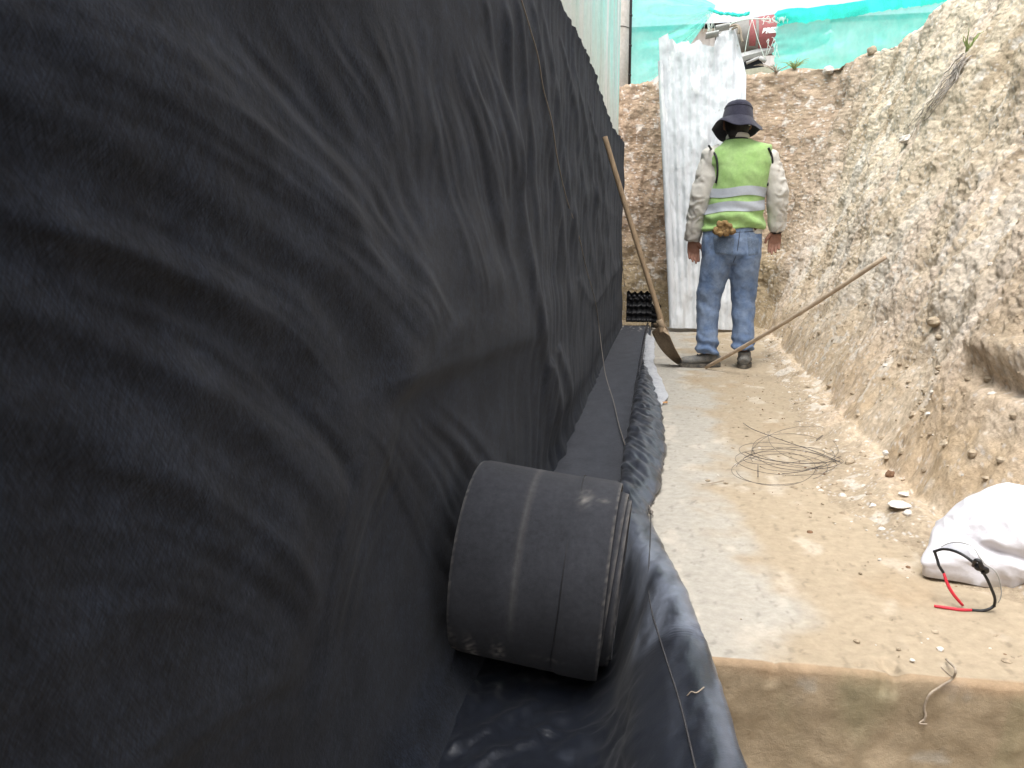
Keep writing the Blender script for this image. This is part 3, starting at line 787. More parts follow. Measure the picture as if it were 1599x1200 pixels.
# pale dusty underside of the film turned out over the slab at the far end
ys = np.linspace(3.7, 7.3, 70); xs = np.linspace(0, 1, 8)
P = np.zeros((70, 8, 3))
for i, y in enumerate(ys):
    a = float(np.interp(y, LY, LXE)); w = 0.055 * sstep(3.7, 4.1, y) * sstep(7.3, 7.0, y) + 0.002
    for k, s in enumerate(xs):
        P[i, k] = (a - 0.02 + s * (w + 0.02 + 0.010 * pn(y * 5, 0.3, 1)), y, 0.012 + 0.010 * math.sin(s * math.pi) * (0.8 + pn(y * 7, s * 2, 3)) + 0.004 * pn(y * 25, s * 5, 2))
tag(grid("film_edge", P, M['film']), "pale dusty film edge folded out along the slab near the shovel", "film")

# ------------------------------------------------------------------ drainage strip and its roll
STRIP_T = 0.009
def strip_colour(X, Y, dust):
    base = np.array([0.033, 0.035, 0.042])
    c = np.broadcast_to(base, X.shape + (3,)) * (1 + 0.18 * fbm(X * 14, Y * 9, 5, 4))[..., None]
    return c + (np.array([0.36, 0.34, 0.31]) - c) * np.clip(dust, 0, 1)[..., None]
def build_roll():
    R, W = 0.205, 0.300
    yc = 1.60
    root = empty("drainage_roll", (-0.232, yc, float(floor_z(yc)) + 0.01), "black felt drainage roll, its strip unrolled down the trench", "geotextile roll")
    tilt = math.radians(6)
    zc = R + 0.004
    yaw = math.radians(-3)
    def place(a, y, z):           # local: a across, y along, z up, tilted about the trench axis
        lift = 0.0
        X = a * math.cos(tilt) + (z - zc) * math.sin(tilt)
        Zz = -a * math.sin(tilt) + (z - zc) * math.cos(tilt) + zc + 0.010
        return X + 0.0, y + a * math.tan(yaw), Zz
    def ribbon(name, th0, th1, n, r_of, shift_of, dustf=None, ext=None):
        th = np.linspace(th0, th1, n)
        ws = np.linspace(-W / 2, W / 2, 46)
        T = STRIP_T
        outer, inner = [], []
        rows = []
        for t in th:
            r, sh = r_of(t), shift_of(t)
            rowo, rowi = [], []
            for w in ws:
                rr = r + 0.0025 * float(sstep(0.062, 0.070, w)) * (1 if t < 2 * math.pi else 0) + 0.0016 * math.sin(t * 3 + w * 9)
                fall = 0.003 * float(sstep(0.9, 1.0, abs(w) / (W / 2)))
                # angle 0 = bottom, turning toward the camera and up over the top
                yy, zz = -math.sin(t) * (rr - fall), -math.cos(t) * (rr - fall)
                rowo.append(place(w + sh, yy, zz + zc))
                yy, zz = -math.sin(t) * (rr - T), -math.cos(t) * (rr - T)
                rowi.append(place(w + sh, yy, zz + zc))
            rows.append(rowo + rowi[::-1])
        P = np.array(rows)
        TT = th[:, None] + 0 * P[..., 0]
        WW = np.r_[ws, ws[::-1]][None, :] + 0 * P[..., 0]
        du = np.zeros_like(TT)
        if dustf is not None: du = dustf(TT, WW)
        edge = sstep(0.1485, 0.15, np.abs(WW))
        C = strip_colour(WW, TT * 0.2, du + 0.30 * edge * (0.6 + fbm(TT * 30, WW * 10, 4, 2)).clip(0, 1.5))
        return grid(name, P, M['strip'], root, closed=True, colour=C, flip=False)
    def dust(T, Wd):
        n = fbm(T * 24, Wd * 130, 3, 4)
        s = np.zeros_like(T)
        for (t0, w0, rt, rw_, a) in ((0.80, -0.105, 0.20, 0.010, 1.0), (0.62, -0.104, 0.08, 0.008, 0.9), (0.86, -0.048, 0.15, 0.011, 0.9), (0.66, -0.145, 0.06, 0.010, 0.9), (1.0, -0.142, 0.12, 0.008, 0.4),
                                     (2.75, 0.085, 0.10, 0.010, 0.45), (2.76, 0.12, 0.03, 0.012, 0.3), (0.95, 0.05, 0.03, 0.03, 0.25)):
            s = s + a * np.exp(-((T - t0) / rt) ** 2 - ((Wd - w0) / rw_) ** 2)
        ln = 0.10 * np.exp(-((Wd + 0.022) / 0.006) ** 2) * sstep(0.9, 1.6, T)
        return sstep(-0.35, 0.45, n) * s * 1.3 + 0.6 * (fbm(T * 60, Wd * 300, 8, 2) > 0.95) + ln
    turn = 2 * math.pi
    ribbon("outer_wrap", 0.0, turn * 0.985, 150, lambda t: R - 0.0105 * t / turn, lambda t: 0.002 * math.sin(t * 2), dust)
    ribbon("inner_wrap", turn * 0.985, turn * 6.2, 420, lambda t: R - 0.0125 * t / turn - 0.004,
           lambda t: 0.004 + 0.020 * float(sstep(1.0, 2.2, t / turn)) + 0.004 * math.sin(t / turn * 5) - 0.012 * float(sstep(3, 6, t / turn)))
    # the seam of the overlapping fabric, a shallow dark groove
    b = MB(); ln = []
    for t in np.linspace(0.75, 3.5, 60):
        w = 0.066 + 0.0015 * math.sin(t * 5) + 0.004 * (t - 2)
        rr = R - 0.0105 * t / turn + 0.0022
        ln.append(place(w, -math.sin(t) * rr, -math.cos(t) * rr + zc))
    b.tube(ln, 0.0009, 5); b.obj("seam", M['black'], root)
    # the strip already laid down the trench
    n, m = 360, 40
    t = np.linspace(0, 1, n); Yl = t ** 1.35 * (8.08 - yc)
    xs = np.linspace(0, 1, m)
    Yw = Yl + yc
    x0 = np.interp(Yw, [1.6, 3, 5, 8.1], [-0.41, -0.402, -0.37, -0.335]); x1 = np.interp(Yw, [1.6, 3, 5, 8.1], [-0.11, -0.105, -0.095, -0.075])
    X = x0[:, None] + (x1 - x0)[:, None] * xs[None, :]
    Yg = Yl[:, None] + 0 * X
    zb = floor_z(Yw)[:, None]
    rib = 0.0012 * np.sin(Yg * 2 * math.pi / 0.035) * (0.3 + sstep(0.30, 0.5, np.abs(xs - 0.5))[None, :])
    Zt = zb + 0.018 + 0.004 * fbm(X * 5, Yg * 1.7, 3, 3) + rib + 0.006 * sstep(0.45, 0.5, np.abs(xs - 0.5))[None, :] * fbm(Yg * 5, X * 3, 9, 2)
    top = np.stack([X + 0.232, Yg, Zt - floor_z(yc) - 0.01], -1)
    bot = top.copy(); bot[..., 2] -= 0.013
    P = np.concatenate([top, bot[:, ::-1]], 1)
    XX = np.concatenate([X, X[:, ::-1]], 1); YY = np.concatenate([Yg, Yg], 1)
    du = sstep(0.35, 0.6, fbm(XX * 22, YY * 9, 6, 4)) * sstep(5.6, 6.3, YY) * 0.7 + 0.5 * (fbm(XX * 70, YY * 35, 2, 2) > 0.98)
    C = strip_colour(XX, YY, du) * 1.55
    grid("unrolled_strip", P, M['strip'], root, closed=True, colour=C, flip=False)
    return root
roll = build_roll()

# dimpled black drainage boards standing at the far end of the strip
def board(u0, u1, vt, vb, Y, label, lean):
    a, b_ = at_y(u0, vb, Y), at_y(u1, vt, Y)
    w, h = b_[0] - a[0], b_[2] - a[2]
    root = empty("drainage_board", (a[0], Y, a[2]), label, "drainage board", "dimpled drainage boards")
    n, m = 60, 40
    s, t = np.meshgrid(np.linspace(0, 1, m), np.linspace(0, 1, n))
    top = h * (1 + 0.045 * np.sin(s * 2 * math.pi * 4) + 0.05 * fbm(s * 4, 0.2, 1, 2))
    Z = t * top; X = s * w
    D = 0.016 * np.sin(t * 2 * math.pi * 4.2) + 0.006 * np.sin(s * 2 * math.pi * 5)
    P = np.stack([X, -D + lean * Z, Z], -1)
    Bk = P.copy(); Bk[..., 1] += 0.012
    grid("sheet", np.concatenate([P, Bk[:, ::-1]], 1), M['black'], root, closed=True)
    bb = MB()
    for k in range(5):
        x = (k + 0.5) / 5 * w; z = h * 0.86
        bb.ball((x, lean * z - 0.02, z), (w / 14, 0.014, w / 14), 10, 6)
    bb.obj("dimple_row", M['black'], root)
board(978, 1019, 457, 503, 8.0, "larger black dimpled board against the curtain at the strip's end", 0.12)
board(1017, 1033, 476, 512, 7.85, "small black dimpled board just behind the shovel shaft", 0.05)

# ------------------------------------------------------------------ corrugated sheet leaning on the end of the cut
def build_zinc():
    YB, YT = 7.72, 8.18
    BL, BR = at_y(1049, 512, YB), at_y(1156, 516, YB)
    TL, TR = at_y(1028, 40, YT), at_y(1168, 40, YT)
    root = empty("zinc_sheet", ((BL[0] + BR[0]) / 2, YB, 0.0), "battered whitewashed corrugated metal sheet leaning upright behind the man", "metal sheet")
    O = np.array(root.location)
    n, m = 230, 130
    s, t = np.meshgrid(np.linspace(0, 1, m), np.linspace(0, 1, n))
    # ragged torn top
    tk = np.interp(np.linspace(0, 1, m), [0, 0.11, 0.12, 0.16, 0.20, 0.34, 0.36, 0.46, 0.50, 0.62, 0.66, 0.74, 0.80, 0.86, 0.90, 0.94, 1.0],
                   [0.957, 0.975, 0.955, 0.955, 0.94, 0.952, 0.937, 0.952, 0.937, 0.925, 0.962, 0.985, 1.0, 0.99, 0.955, 0.91, 0.84])
    tk = tk + 0.003 * pn(np.linspace(0, 40, m), 0.5, 0.2)
    T = t * tk[None, :]
    P = (BL * (1 - s[..., None]) + BR * s[..., None]) * (1 - T[..., None]) + (TL * (1 - s[..., None]) + TR * s[..., None]) * T[..., None]
    cor = 0.0065 * np.sin(s * 2 * math.pi * 10.5) * sstep(0.06, 0.14, s)
    dent = 0.042 * fbm(s * 2.2, T * 4, 3, 4) + 0.010 * fbm(s * 8, T * 14, 5, 3)
    for (sx, tx, a, r) in ((0.25, 0.05, 0.05, 0.09), (0.5, 0.62, -0.03, 0.07), (0.62, 0.93, -0.05, 0.06), (0.9, 0.9, 0.05, 0.06), (0.75, 0.2, 0.03, 0.08), (0.4, 0.8, -0.03, 0.05), (0.3, 0.35, 0.02, 0.06)):
        dent = dent + a * np.exp(-((s - sx) / r) ** 2 - ((T - tx) / (r * 0.7)) ** 2)
    P[..., 1] += cor + dent * 0.8 - 0.05 * sstep(0.08, 0.0, T) * sstep(0.3, 0.1, s)
    P[..., 2] = np.maximum(P[..., 2], 0.005 + 0.01 * (s * 0))
    B = P.copy(); B[..., 1] += 0.002
    grid("corrugated_face", np.concatenate([P, B[:, ::-1]], 1) - O, M['zinc'], root, closed=True)
    # the folded flat edge on its left
    k = 120; tt = np.linspace(0.0, 0.88, k)
    Q = np.zeros((k, 6, 3))
    for i, a in enumerate(tt):
        c = BL * (1 - a) + TL * a
        for j_ in range(6):
            x = -0.012 + 0.07 * j_ / 5 * (1 - 0.35 * a)
            Q[i, j_] = c + (x - 0.006, -0.020 - 0.018 * math.sin(j_ / 5 * math.pi) + 0.006 * pn(a * 14, j_ * 0.4, 2), 0) - O
        Q[i, :, 2] = np.maximum(Q[i, :, 2], 0.004)
    B = Q.copy(); B[..., 1] += 0.003
    grid("folded_edge", np.concatenate([Q, B[:, ::-1]], 1), M['zinc'], root, closed=True)
    # a curled tongue of metal at the torn top
    for (u, v, w, hgt) in ((1112, 58, 0.075, 0.05), (1128, 47, 0.08, 0.055)):
        c = at_y(u, v, YT - 0.02) - O
        G = np.zeros((8, 10, 3))
        for i in range(8):
            for j_ in range(10):
                G[i, j_] = c + (w * (j_ / 9 - 0.5) * 1.6, -0.02 - 0.05 * math.sin(i / 7 * 2.2), hgt * (i / 7 - 0.5) + 0.02 * (j_ / 9))
        grid("torn_flap", G, M['steel'], root)
    b = MB()
    c = at_y(1143, 44, YT) - O
    b.tube(curve_pts([c + (-0.03, -0.03, 0), c + (0.03, -0.05, 0.01), c + (0.07, -0.05, -0.02), c + (0.085, -0.05, -0.10), c + (0.10, -0.05, -0.14)], 5), 0.012, 7)
    b.tube(curve_pts([c + (0.0, -0.03, -0.02), c + (0.05, -0.06, -0.01), c + (0.06, -0.06, -0.07)], 5), 0.010, 7)
    b.obj("curled_rim", M['straw'], root)
    return root
zinc = build_zinc()

# ------------------------------------------------------------------ green safety net along the top of the cut
def build_net():
    YN = 9.55
    root = empty("safety_net", (*at_y(1115, 120, YN)[:2], 2.6), "green construction net strung along the top of the cut, bunched in the middle", "safety net")
    O = np.array(root.location)
    n, m = 90, 110
    a, b = np.meshgrid(np.linspace(0, 1, m), np.linspace(0, 1, n))
    Lt, Lb = at_y(984, -70, YN - 0.4), at_y(984, 150, YN - 0.4)
    R = at_y(1118, 8, YN); Rb = at_y(1114, 20, YN)
    e = a ** 0.9
    P = (Lt * (1 - b[..., None]) + Lb * b[..., None]) * (1 - e[..., None]) + (R * (1 - b[..., None]) + Rb * b[..., None]) * e[..., None]
    sag = np.sin(a * math.pi)
    P[..., 2] -= 0.10 * sag * b
    f = np.sin(b * 34 + 2.5 * fbm(b * 3, a * 1.5, 3, 3)) * 0.055 + 0.05 * np.sin(b * 13 + 1) 
    P[..., 1] += f * sstep(0.0, 0.5, a) * (1.05 - 0.75 * a) * (1 - 0.75 * sstep(0.75, 1.0, a)) + 0.05 * fbm(a * 3, b * 4, 2, 3)
    grid("net_panel", P - O, M['net'], root)
    # right panel, running off along the crest
    pts = [(1213, YN), (1300, 9.2), (1400, 8.6), (1500, 7.9), (1640, 7.0)]
    tops = [20, 11, -2, -16, -34]
    U = np.linspace(1213, 1640, 150); Yr = np.interp(U, [p[0] for p in pts], [p[1] for p in pts]); Vt = np.interp(U, [p[0] for p in pts], tops)
    vb = np.linspace(0, 1, 60)
    G = np.zeros((60, 150, 3))
    for j_ in range(150):
        tp = at_y(U[j_], Vt[j_], Yr[j_]); bt = np.array([tp[0], tp[1], 2.25])
        for i in range(60):
            G[i, j_] = tp * (1 - vb[i]) + bt * vb[i]
    uu, vv = np.meshgrid(np.linspace(0, 1, 150), vb)
    G[..., 1] += 0.045 * fbm(uu * 14, vv * 1.3, 4, 3) + 0.06 * fbm(uu * 4, vv * 3, 8, 3)
    G[..., 0] += sstep(0.06, 0.0, uu) * 0.06 * fbm(vv * 14, uu * 2, 6, 3)
    grid("net_panel", G - O, M['net'], root)
    # turned-over top hem
    H = G[:9].copy(); H[..., 1] -= 0.035; H[..., 2] += 0.01
    H[..., 2] -= np.linspace(0, 0.03, 9)[:, None] * np.abs(fbm(uu[:9] * 40, vv[:9], 3, 2))
    grid("net_hem", H - O, M['net_dark'], root)
    # the rolled-up piece between the two
    line = [at_y(u, v, YN - 0.03) for u, v in ((1095, 2), (1108, 9), (1118, 13), (1135, 18), (1155, 19), (1172, 21), (1190, 24), (1205, 22), (1225, 17))]
    cp = curve_pts(line, 10); b_ = MB()
    b_.tube(cp, [0.032 + 0.016 * float(pn(i * 0.35, 0.2, 0.5)) for i in range(len(cp))], 12)
    b_.tube([p + (0, -0.02, 0.02 * math.sin(i * 0.5)) for i, p in enumerate(cp)], 0.016, 8)
    b_.fused("rolled_net", 0.008, 3, M['net_dark'], root, lambda c: 0.010 * fbm(c[:, 0] * 30 + c[:, 2] * 20, c[:, 1] * 25, c[:, 2] * 25, 3))
    # loose threads, drawn fringe and the torn inner edge
    t_ = MB()
    r = random.Random(5)
    def thr(pts, w=0.0035): t_.tube(curve_pts([at_y(u, v, YN - 0.05 + dy) - O for u, v, dy in pts], 4), w, 5)
    thr([(1175, 30, 0), (1169, 52, 0), (1163, 86, 0)]); thr([(1175, 30, 0), (1184, 62, 0), (1196, 95, 0)])
    thr([(1122, 47, 0), (1145, 36, 0), (1170, 30, 0), (1205, 30, 0)], 0.006)
    for k in range(15):
        u = r.uniform(1190, 1216); v = r.choice((r.uniform(24, 31), r.uniform(58, 70)))
        thr([(u, v, 0), (u + r.uniform(-6, 5), v + r.uniform(2, 6), r.uniform(-.05, .05)), (u + r.uniform(-8, 7), v + r.uniform(6, 12 if v < 45 else 30), r.uniform(-.05, .05))], 0.0028)
    for k in range(12):
        u = r.uniform(1098, 1116)
        thr([(u, 20 + r.uniform(-3, 6), 0), (u + r.uniform(-3, 3), 34, 0), (u + r.uniform(-5, 5), 46 + r.uniform(0, 9), 0)], 0.0025)
    for k in range(90):
        u = r.uniform(1215, 1340); v = float(np.interp(u, [1213, 1640], [27, -20])) + r.uniform(0, 4)
        thr([(u, v, -0.08), (u + r.uniform(-2, 2), v + r.uniform(3, 8), -0.08)], 0.0022)
    o = t_.obj("loose_threads", M['thread'], root); o["kind"] = "stuff"
    return root
build_net()

# ------------------------------------------------------------------ what stands behind the net
ym = 12.2
mx = empty("concrete_mixer", (*at_y(1190, 100, ym)[:2], 2.9), "grey concrete mixer drum with red lettered band seen through the net's gap", "concrete mixer")
O = np.array(mx.location)
C0, C1 = at_y(1118, 62, ym) - O, at_y(1300, 48, ym) - O
ax = (C1 - C0) / np.linalg.norm(C1 - C0); Lm = np.linalg.norm(C1 - C0)
up = np.array([0, 0, 1.0]) - ax * ax[2]; up /= np.linalg.norm(up); fw = np.cross(ax, up)
prof_s = [0, 0.02, 0.10, 0.22, 0.34, 0.46, 0.70, 0.86, 0.97, 1.0]; prof_r = [0.10, 0.125, 0.16, 0.215, 0.245, 0.262, 0.268, 0.22, 0.15, 0.02]
def drum_pt(s, th, off=0.0):
    r = float(np.interp(s, prof_s, prof_r)) + off
    return C0 + ax * s * Lm + r * (math.cos(th) * up - math.sin(th) * fw * -1)
def lathe(s0, s1, n, off, name, mt, th0=0, th1=2 * math.pi, m=48):
    G = np.array([[drum_pt(s, th, off) for th in np.linspace(th0, th1, m)] for s in np.linspace(s0, s1, n)])
    return grid(name, G, mt, mx)
lathe(0, 1, 60, 0, "drum", M['drum'])
side_th = math.pi / 2 if (drum_pt(0.5, math.pi / 2)[1] < drum_pt(0.5, -math.pi / 2)[1]) else -math.pi / 2
lathe(0.28, 0.335, 6, 0.004, "red_stripe", M['drum_red'], side_th - 0.9, side_th + 0.75, 24)
lathe(0.36, 0.68, 16, 0.004, "red_band", M['drum_red'], side_th - 1.1, side_th + 1.0, 30)
lathe(0.10, 0.13, 4, 0.012, "drum_rim", M['steel'])
fc = bpy.data.curves.new("lettering", 'FONT'); fc.body = "BREZ"; fc.size = 0.088; fc.shear = 0.25; fc.space_character = 0.92; fc.offset = 0.006
fo = bpy.data.objects.new("tmp_text", fc); col.objects.link(fo)
me = bpy.data.meshes.new_from_object(fo.evaluated_get(bpy.context.evaluated_depsgraph_get())); bpy.data.objects.remove(fo)
sg = 1 if side_th > 0 else -1
for v in me.vertices:
    v.co = Vector(drum_pt(0.385 + v.co.x / Lm, side_th - sg * (v.co.y - 0.03) / 0.262, 0.009))
me.materials.clear(); me.name = "lettering"; link("lettering", me, M['print'], mx, False)
b = MB()
p0, p1 = at_y(1150, 92, ym - 0.15) - O, at_y(1300, 52, ym - 0.15) - O
b.tube([p0, p1], [(0.055, 0.03), (0.055, 0.03)], 4, ref=(0, 0, 1)); b.obj("frame_rail", M['steel'], mx, False)
b = MB(); p0, p1 = at_y(1166, 99, ym - 0.2) - O, at_y(1186, 90, ym - 0.2) - O
b.tube([p0, p1], 0.02, 8); b.tube([p1, p1 + (0.09, 0, -0.06)], 0.028, 8); b.obj("drive_arm", M['steel'], mx)
b = MB()
for u in (1185, 1206, 1228):
    p = at_y(u, 78 - (u - 1185) * 0.2, ym + 0.1) - O
    b.box(p, (0.075, 0.05, 0.05))
b.obj("engine_block", M['tyre'], mx, False)
for u in (1175, 1290):
    p = at_y(u, 106, ym) - O; b = MB()
    b.tube([p + (0, -0.08, -0.05), p + (0, 0.08, -0.05)], 0.16, 24, ref=(0, 0, 1)); b.obj("wheel", M['tyre'], mx)
for u in (1165, 1285):
    p = at_y(u, 90, ym) - O; b = MB()
    b.tube([p, (p[0], p[1], -0.4)], 0.03, 8); b.obj("support_leg", M['steel'], mx)

p0 = at_y(1150, 104, 11.2); p1 = at_y(1300, 80, 11.2)
b = MB()
for y in (11.2, 11.45):
    b.v += [(p0[0] - 1.0, y, 2.2), (p1[0] + 1.0, y, 2.2), (p1[0] + 1.0, y, p1[2] + 0.05), (p0[0] - 1.0, y, p0[2] - 0.17)]
b.f += [(0, 1, 2, 3), (7, 6, 5, 4), (0, 3, 7, 4), (1, 5, 6, 2), (3, 2, 6, 7), (0, 4, 5, 1)]
tag(b.obj("low_wall", M['barrier'], smooth=False), "low olive rendered wall behind the corrugated sheet, under the mixer", "wall")

wh_ = empty("warehouse", (2.5, 22, 2.7), "pale clad warehouse wall far behind the net's gap", "building")
b = MB(); b.box((0, 3, 1.85), (9, 3, 1.85)); b.obj("wall", M['cladding'], wh_, False)
b = MB()
for k in range(60): b.box((-9 + 0.3 * k + 0.15, -0.02, 1.85), (0.05, 0.02, 1.84))
b.obj("cladding_rib", M['cladding'], wh_, False)
b = MB(); b.v += [(-9.4, -0.4, 3.72), (9.4, -0.4, 3.72), (9.4, 3, 4.5), (-9.4, 3, 4.5), (-9.4, 6.4, 3.72), (9.4, 6.4, 3.72)]
b.f += [(0, 1, 2, 3), (3, 2, 5, 4)]; b.obj("roof", M['steel'], wh_, False)

# ================================================================== THE MAN
PY = 5.30
FOOT = at_z(1135, 563, 0.0)
person = empty("person", (at_y(1138, 400, PY)[0], PY, 0.0), "man in lime safety vest, navy bucket hat and jeans, seen from behind", "person")
O = np.array(person.location)
SC = 1.0
def B(u, v, y=0.0):                       # a point of the figure, y forward from its own plane
    p = at_y(u, v, PY + y) - O
    return p
PXM = PY / FPX                            # metres in one picture pixel at the man
def hand(mb, w, side, drop=1.0, curl=0.5):
    """palm, four unequal bent fingers and a thumb; side=+1 thumb towards +x"""
    w = np.array(w, float)
    lean = np.array([0.10 * side, 0.02, -1.0]); lean /= np.linalg.norm(lean)
    acr = np.array([1.0, 0, 0.10 * side]); acr /= np.linalg.norm(acr)
    back = np.array([0, -1.0, 0])         # the palm faces back
    mb.tube([w - lean * 0.05, w, w + lean * 0.035, w + lean * 0.085, w + lean * 0.10], [(0.026, 0.021), (0.027, 0.019), (0.037, 0.017), (0.041, 0.014), (0.036, 0.011)], 14, ref=acr)
    for k, (ln, off) in enumerate(((0.070, 0.030), (0.079, 0.010), (0.074, -0.010), (0.058, -0.029))):
        base = w + lean * (0.088 - 0.004 * abs(k - 1)) + acr * off * side
        a = base; d = lean * 1.0; pts = [a - lean * 0.02, a]; ang = 0.25 + 0.12 * k
        for seg in (0.45, 0.32, 0.23):
            th = ang * curl * 1.6
            d = d * math.cos(th) + back * math.sin(th)
            a = a + d * ln * seg; pts.append(a)
        mb.tube(pts, [0.0095, 0.0098, 0.0090, 0.0083, 0.0066], 9)
    t0 = w + lean * 0.022 + acr * side * 0.024
    mb.tube([t0 - acr * side * 0.012, t0 + acr * side * 0.012 + lean * 0.018 + back * 0.008, t0 + acr * side * 0.030 + lean * 0.048 + back * 0.018, t0 + acr * side * 0.034 + lean * 0.074 + back * 0.026],
            [0.014, 0.0135, 0.011, 0.0085], 9)

SHL, SHR = B(1113, 243, 0.015), B(1199, 247, 0.015)
ELL, ELR = B(1093, 316, 0.015), B(1214, 306, 0.015)
WRL, WRR = B(1082, 373, 0.06), B(1213, 358, 0.06)
NECK = B(1152, 224)
HEAD = B(1152, 192, 0.015)
HIPL, HIPR = B(1123, 398), B(1163, 398)
KNL, KNR = B(1106, 470, 0.02), B(1161, 470, 0.02)
ANL, ANR = B(1105, 543, -0.02), B(1161, 543, -0.02)

bm_ = MB()
bm_.ball(HEAD + (0, 0.0, 0.0), (0.076, 0.096, 0.112), 20, 14)
bm_.ball(HEAD + (0, 0.035, -0.055), (0.058, 0.060, 0.060), 14, 10)          # jaw
bm_.tube([HEAD + (0, 0.088, 0.02), HEAD + (0, 0.108, -0.015), HEAD + (0, 0.094, -0.026)], [0.008, 0.013, 0.011], 8)   # nose
for s in (-1, 1):
    bm_.ball(HEAD + (s * 0.078, 0.0, -0.012), (0.009, 0.020, 0.032), 8, 8)     # ears
    bm_.ball(HEAD + (s * 0.031, 0.083, 0.012), (0.014, 0.012, 0.009), 8, 6)    # eyes
bm_.tube([HEAD + (-0.024, 0.090, -0.058), HEAD + (0, 0.097, -0.058), HEAD + (0.024, 0.090, -0.058)], [0.005, 0.009, 0.005], 8)   # mouth
bm_.tube([HEAD + (0, -0.01, -0.05), NECK, NECK + (0, 0, -0.08)], [(0.056, 0.058), (0.056, 0.056), (0.08, 0.07)], 16, ref=(1, 0, 0))
cx = lambda u, v: B(u, v)
bm_.tube([B(1152, 232), B(1155, 246), B(1155, 280), B(1151, 320), B(1146, 352), B(1143, 380), B(1143, 402)],
         [(0.06, 0.05), (0.165, 0.085), (0.155, 0.105), (0.14, 0.095), (0.148, 0.10), (0.155, 0.11), (0.13, 0.10)], 20, ref=(1, 0, 0))
for sh, el, wr, s in ((SHL, ELL, WRL, 1), (SHR, ELR, WRR, -1)):
    bm_.tube([sh + (0.03 * s, 0, 0.01), sh, sh * 0.5 + el * 0.5, el, el * 0.5 + wr * 0.5, wr], [0.045, 0.052, 0.044, 0.036, 0.036, 0.026], 12)
    hand(bm_, wr, s)
for hp, kn, an in ((HIPL, KNL, ANL), (HIPR, KNR, ANR)):
    bm_.tube([hp + (0, 0, 0.06), hp, hp * 0.5 + kn * 0.5, kn, kn * 0.55 + an * 0.45 + (0, -0.02, 0), an], [0.075, 0.08, 0.068, 0.050, 0.048, 0.030], 14)
for an, dx in ((ANL, (-0.85, 0.35)), (ANR, (0.15, 1.0))):
    d = np.array([dx[0], dx[1], 0]); d /= np.linalg.norm(d)
    bm_.tube([an + (0, 0, 0.02), an * (1, 1, 0) + (0, 0, 0.05) - d * 0.02, an * (1, 1, 0) + d * 0.09 + (0, 0, 0.04), an * (1, 1, 0) + d * 0.16 + (0, 0, 0.03)], [0.028, 0.027, 0.025, 0.016], 12)
bm_.fused("body", 0.0042, 3, M['skin'], person)

# hair under the hat at the nape
b = MB(); b.ball(HEAD + (0, -0.012, 0.0), (0.079, 0.092, 0.106), 18, 12); b.ball(HEAD + (-0.02, -0.060, -0.075), (0.040, 0.028, 0.038), 12, 8)
b.fused("hair", 0.006, 2, M['hair'], person)

def wr_shirt(c):
    w = 0.010 * (0.5 - np.abs(fbm(c[:, 0] * 7 + c[:, 2] * 6, c[:, 1] * 7, c[:, 2] * 8, 2)))
    arm = sstep(0.20, 0.24, np.abs(c[:, 0] - 0.05))
    w += arm * 0.0035 * np.sin(c[:, 2] * 60 + 9 * fbm(c[:, 0] * 9, c[:, 1] * 9, c[:, 2] * 9, 2))
    return w
b = MB()
b.tube([B(1153, 222), B(1153, 230), B(1155, 240), B(1156, 258), B(1154, 290), B(1150, 325), B(1147, 352), B(1147, 368)],
       [(0.062, 0.058), (0.10, 0.075), (0.172, 0.10), (0.182, 0.12), (0.168, 0.125), (0.160, 0.118), (0.172, 0.118), (0.172, 0.12)], 24, ref=(1, 0, 0))
for sh, el, wr, s in ((SHL, ELL, WRL, 1), (SHR, ELR, WRR, -1)):
    d = (wr - el); d /= np.linalg.norm(d)
    b.tube([sh + (0.05 * s, 0, 0.012), sh, sh * 0.6 + el * 0.4, el + (0.0, -0.01, 0.02), el * 0.6 + wr * 0.4, wr - d * 0.025, wr + d * 0.012],
           [0.055, 0.068, 0.070, 0.064, 0.060, 0.052, 0.046], 16)
shirt = b.fused("shirt", 0.0075, 3, M['shirt'], person, wr_shirt)
# collar
b = MB()
b.tube([NECK + (0.066 * math.cos(a), 0.062 * math.sin(a) - 0.004, 0.030 - 0.012 * math.sin(a)) for a in np.linspace(0, 2 * math.pi, 25)], [(0.017, 0.006)] * 25, 8, ref=(0, 0, 1))
b.obj("collar", M['shirt'], person)

def wr_vest(c):
    low = sstep(1.10, 0.90, c[:, 2])
    return 0.007 * fbm(c[:, 0] * 7 + c[:, 2] * 3, c[:, 1] * 7, c[:, 2] * 6, 3) + low * 0.009 * np.sin(c[:, 2] * 62 + c[:, 0] * 9 + 3 * fbm(c[:, 0] * 6, c[:, 1] * 6, c[:, 2] * 4, 2))
b = MB()
def ring(ul, ur, v, dep, dv=0.0):
    return B((ul + ur) / 2, v), ((ur - ul) / 2 * PXM, dep)
RG = [ring(1098, 1191, 360, 0.142), ring(1101, 1191, 350, 0.145), ring(1106, 1190, 332, 0.142), ring(1110, 1191, 315, 0.140), ring(1113, 1193, 300, 0.140),
      ring(1116, 1198, 275, 0.140), ring(1115, 1202, 258, 0.132), ring(1109, 1203, 246, 0.122), ring(1106, 1202, 238, 0.108), ring(1113, 1194, 231, 0.092), ring(1126, 1180, 224, 0.078), ring(1136, 1170, 217, 0.068)]
vb = MB(); vb.tube([r[0] for r in RG], [r[1] for r in RG], 36, ref=(1, 0, 0))
vb.v = [(x, y, z - 0.11 * (-x - 0.0) * float(sstep(1.15, 0.9, z)) if z < 1.15 else z) for x, y, z in vb.v]
vest = vb.fused("safety_vest", 0.0075, 4, M['vest'], person, wr_vest)
VB = bvh_of(vest)
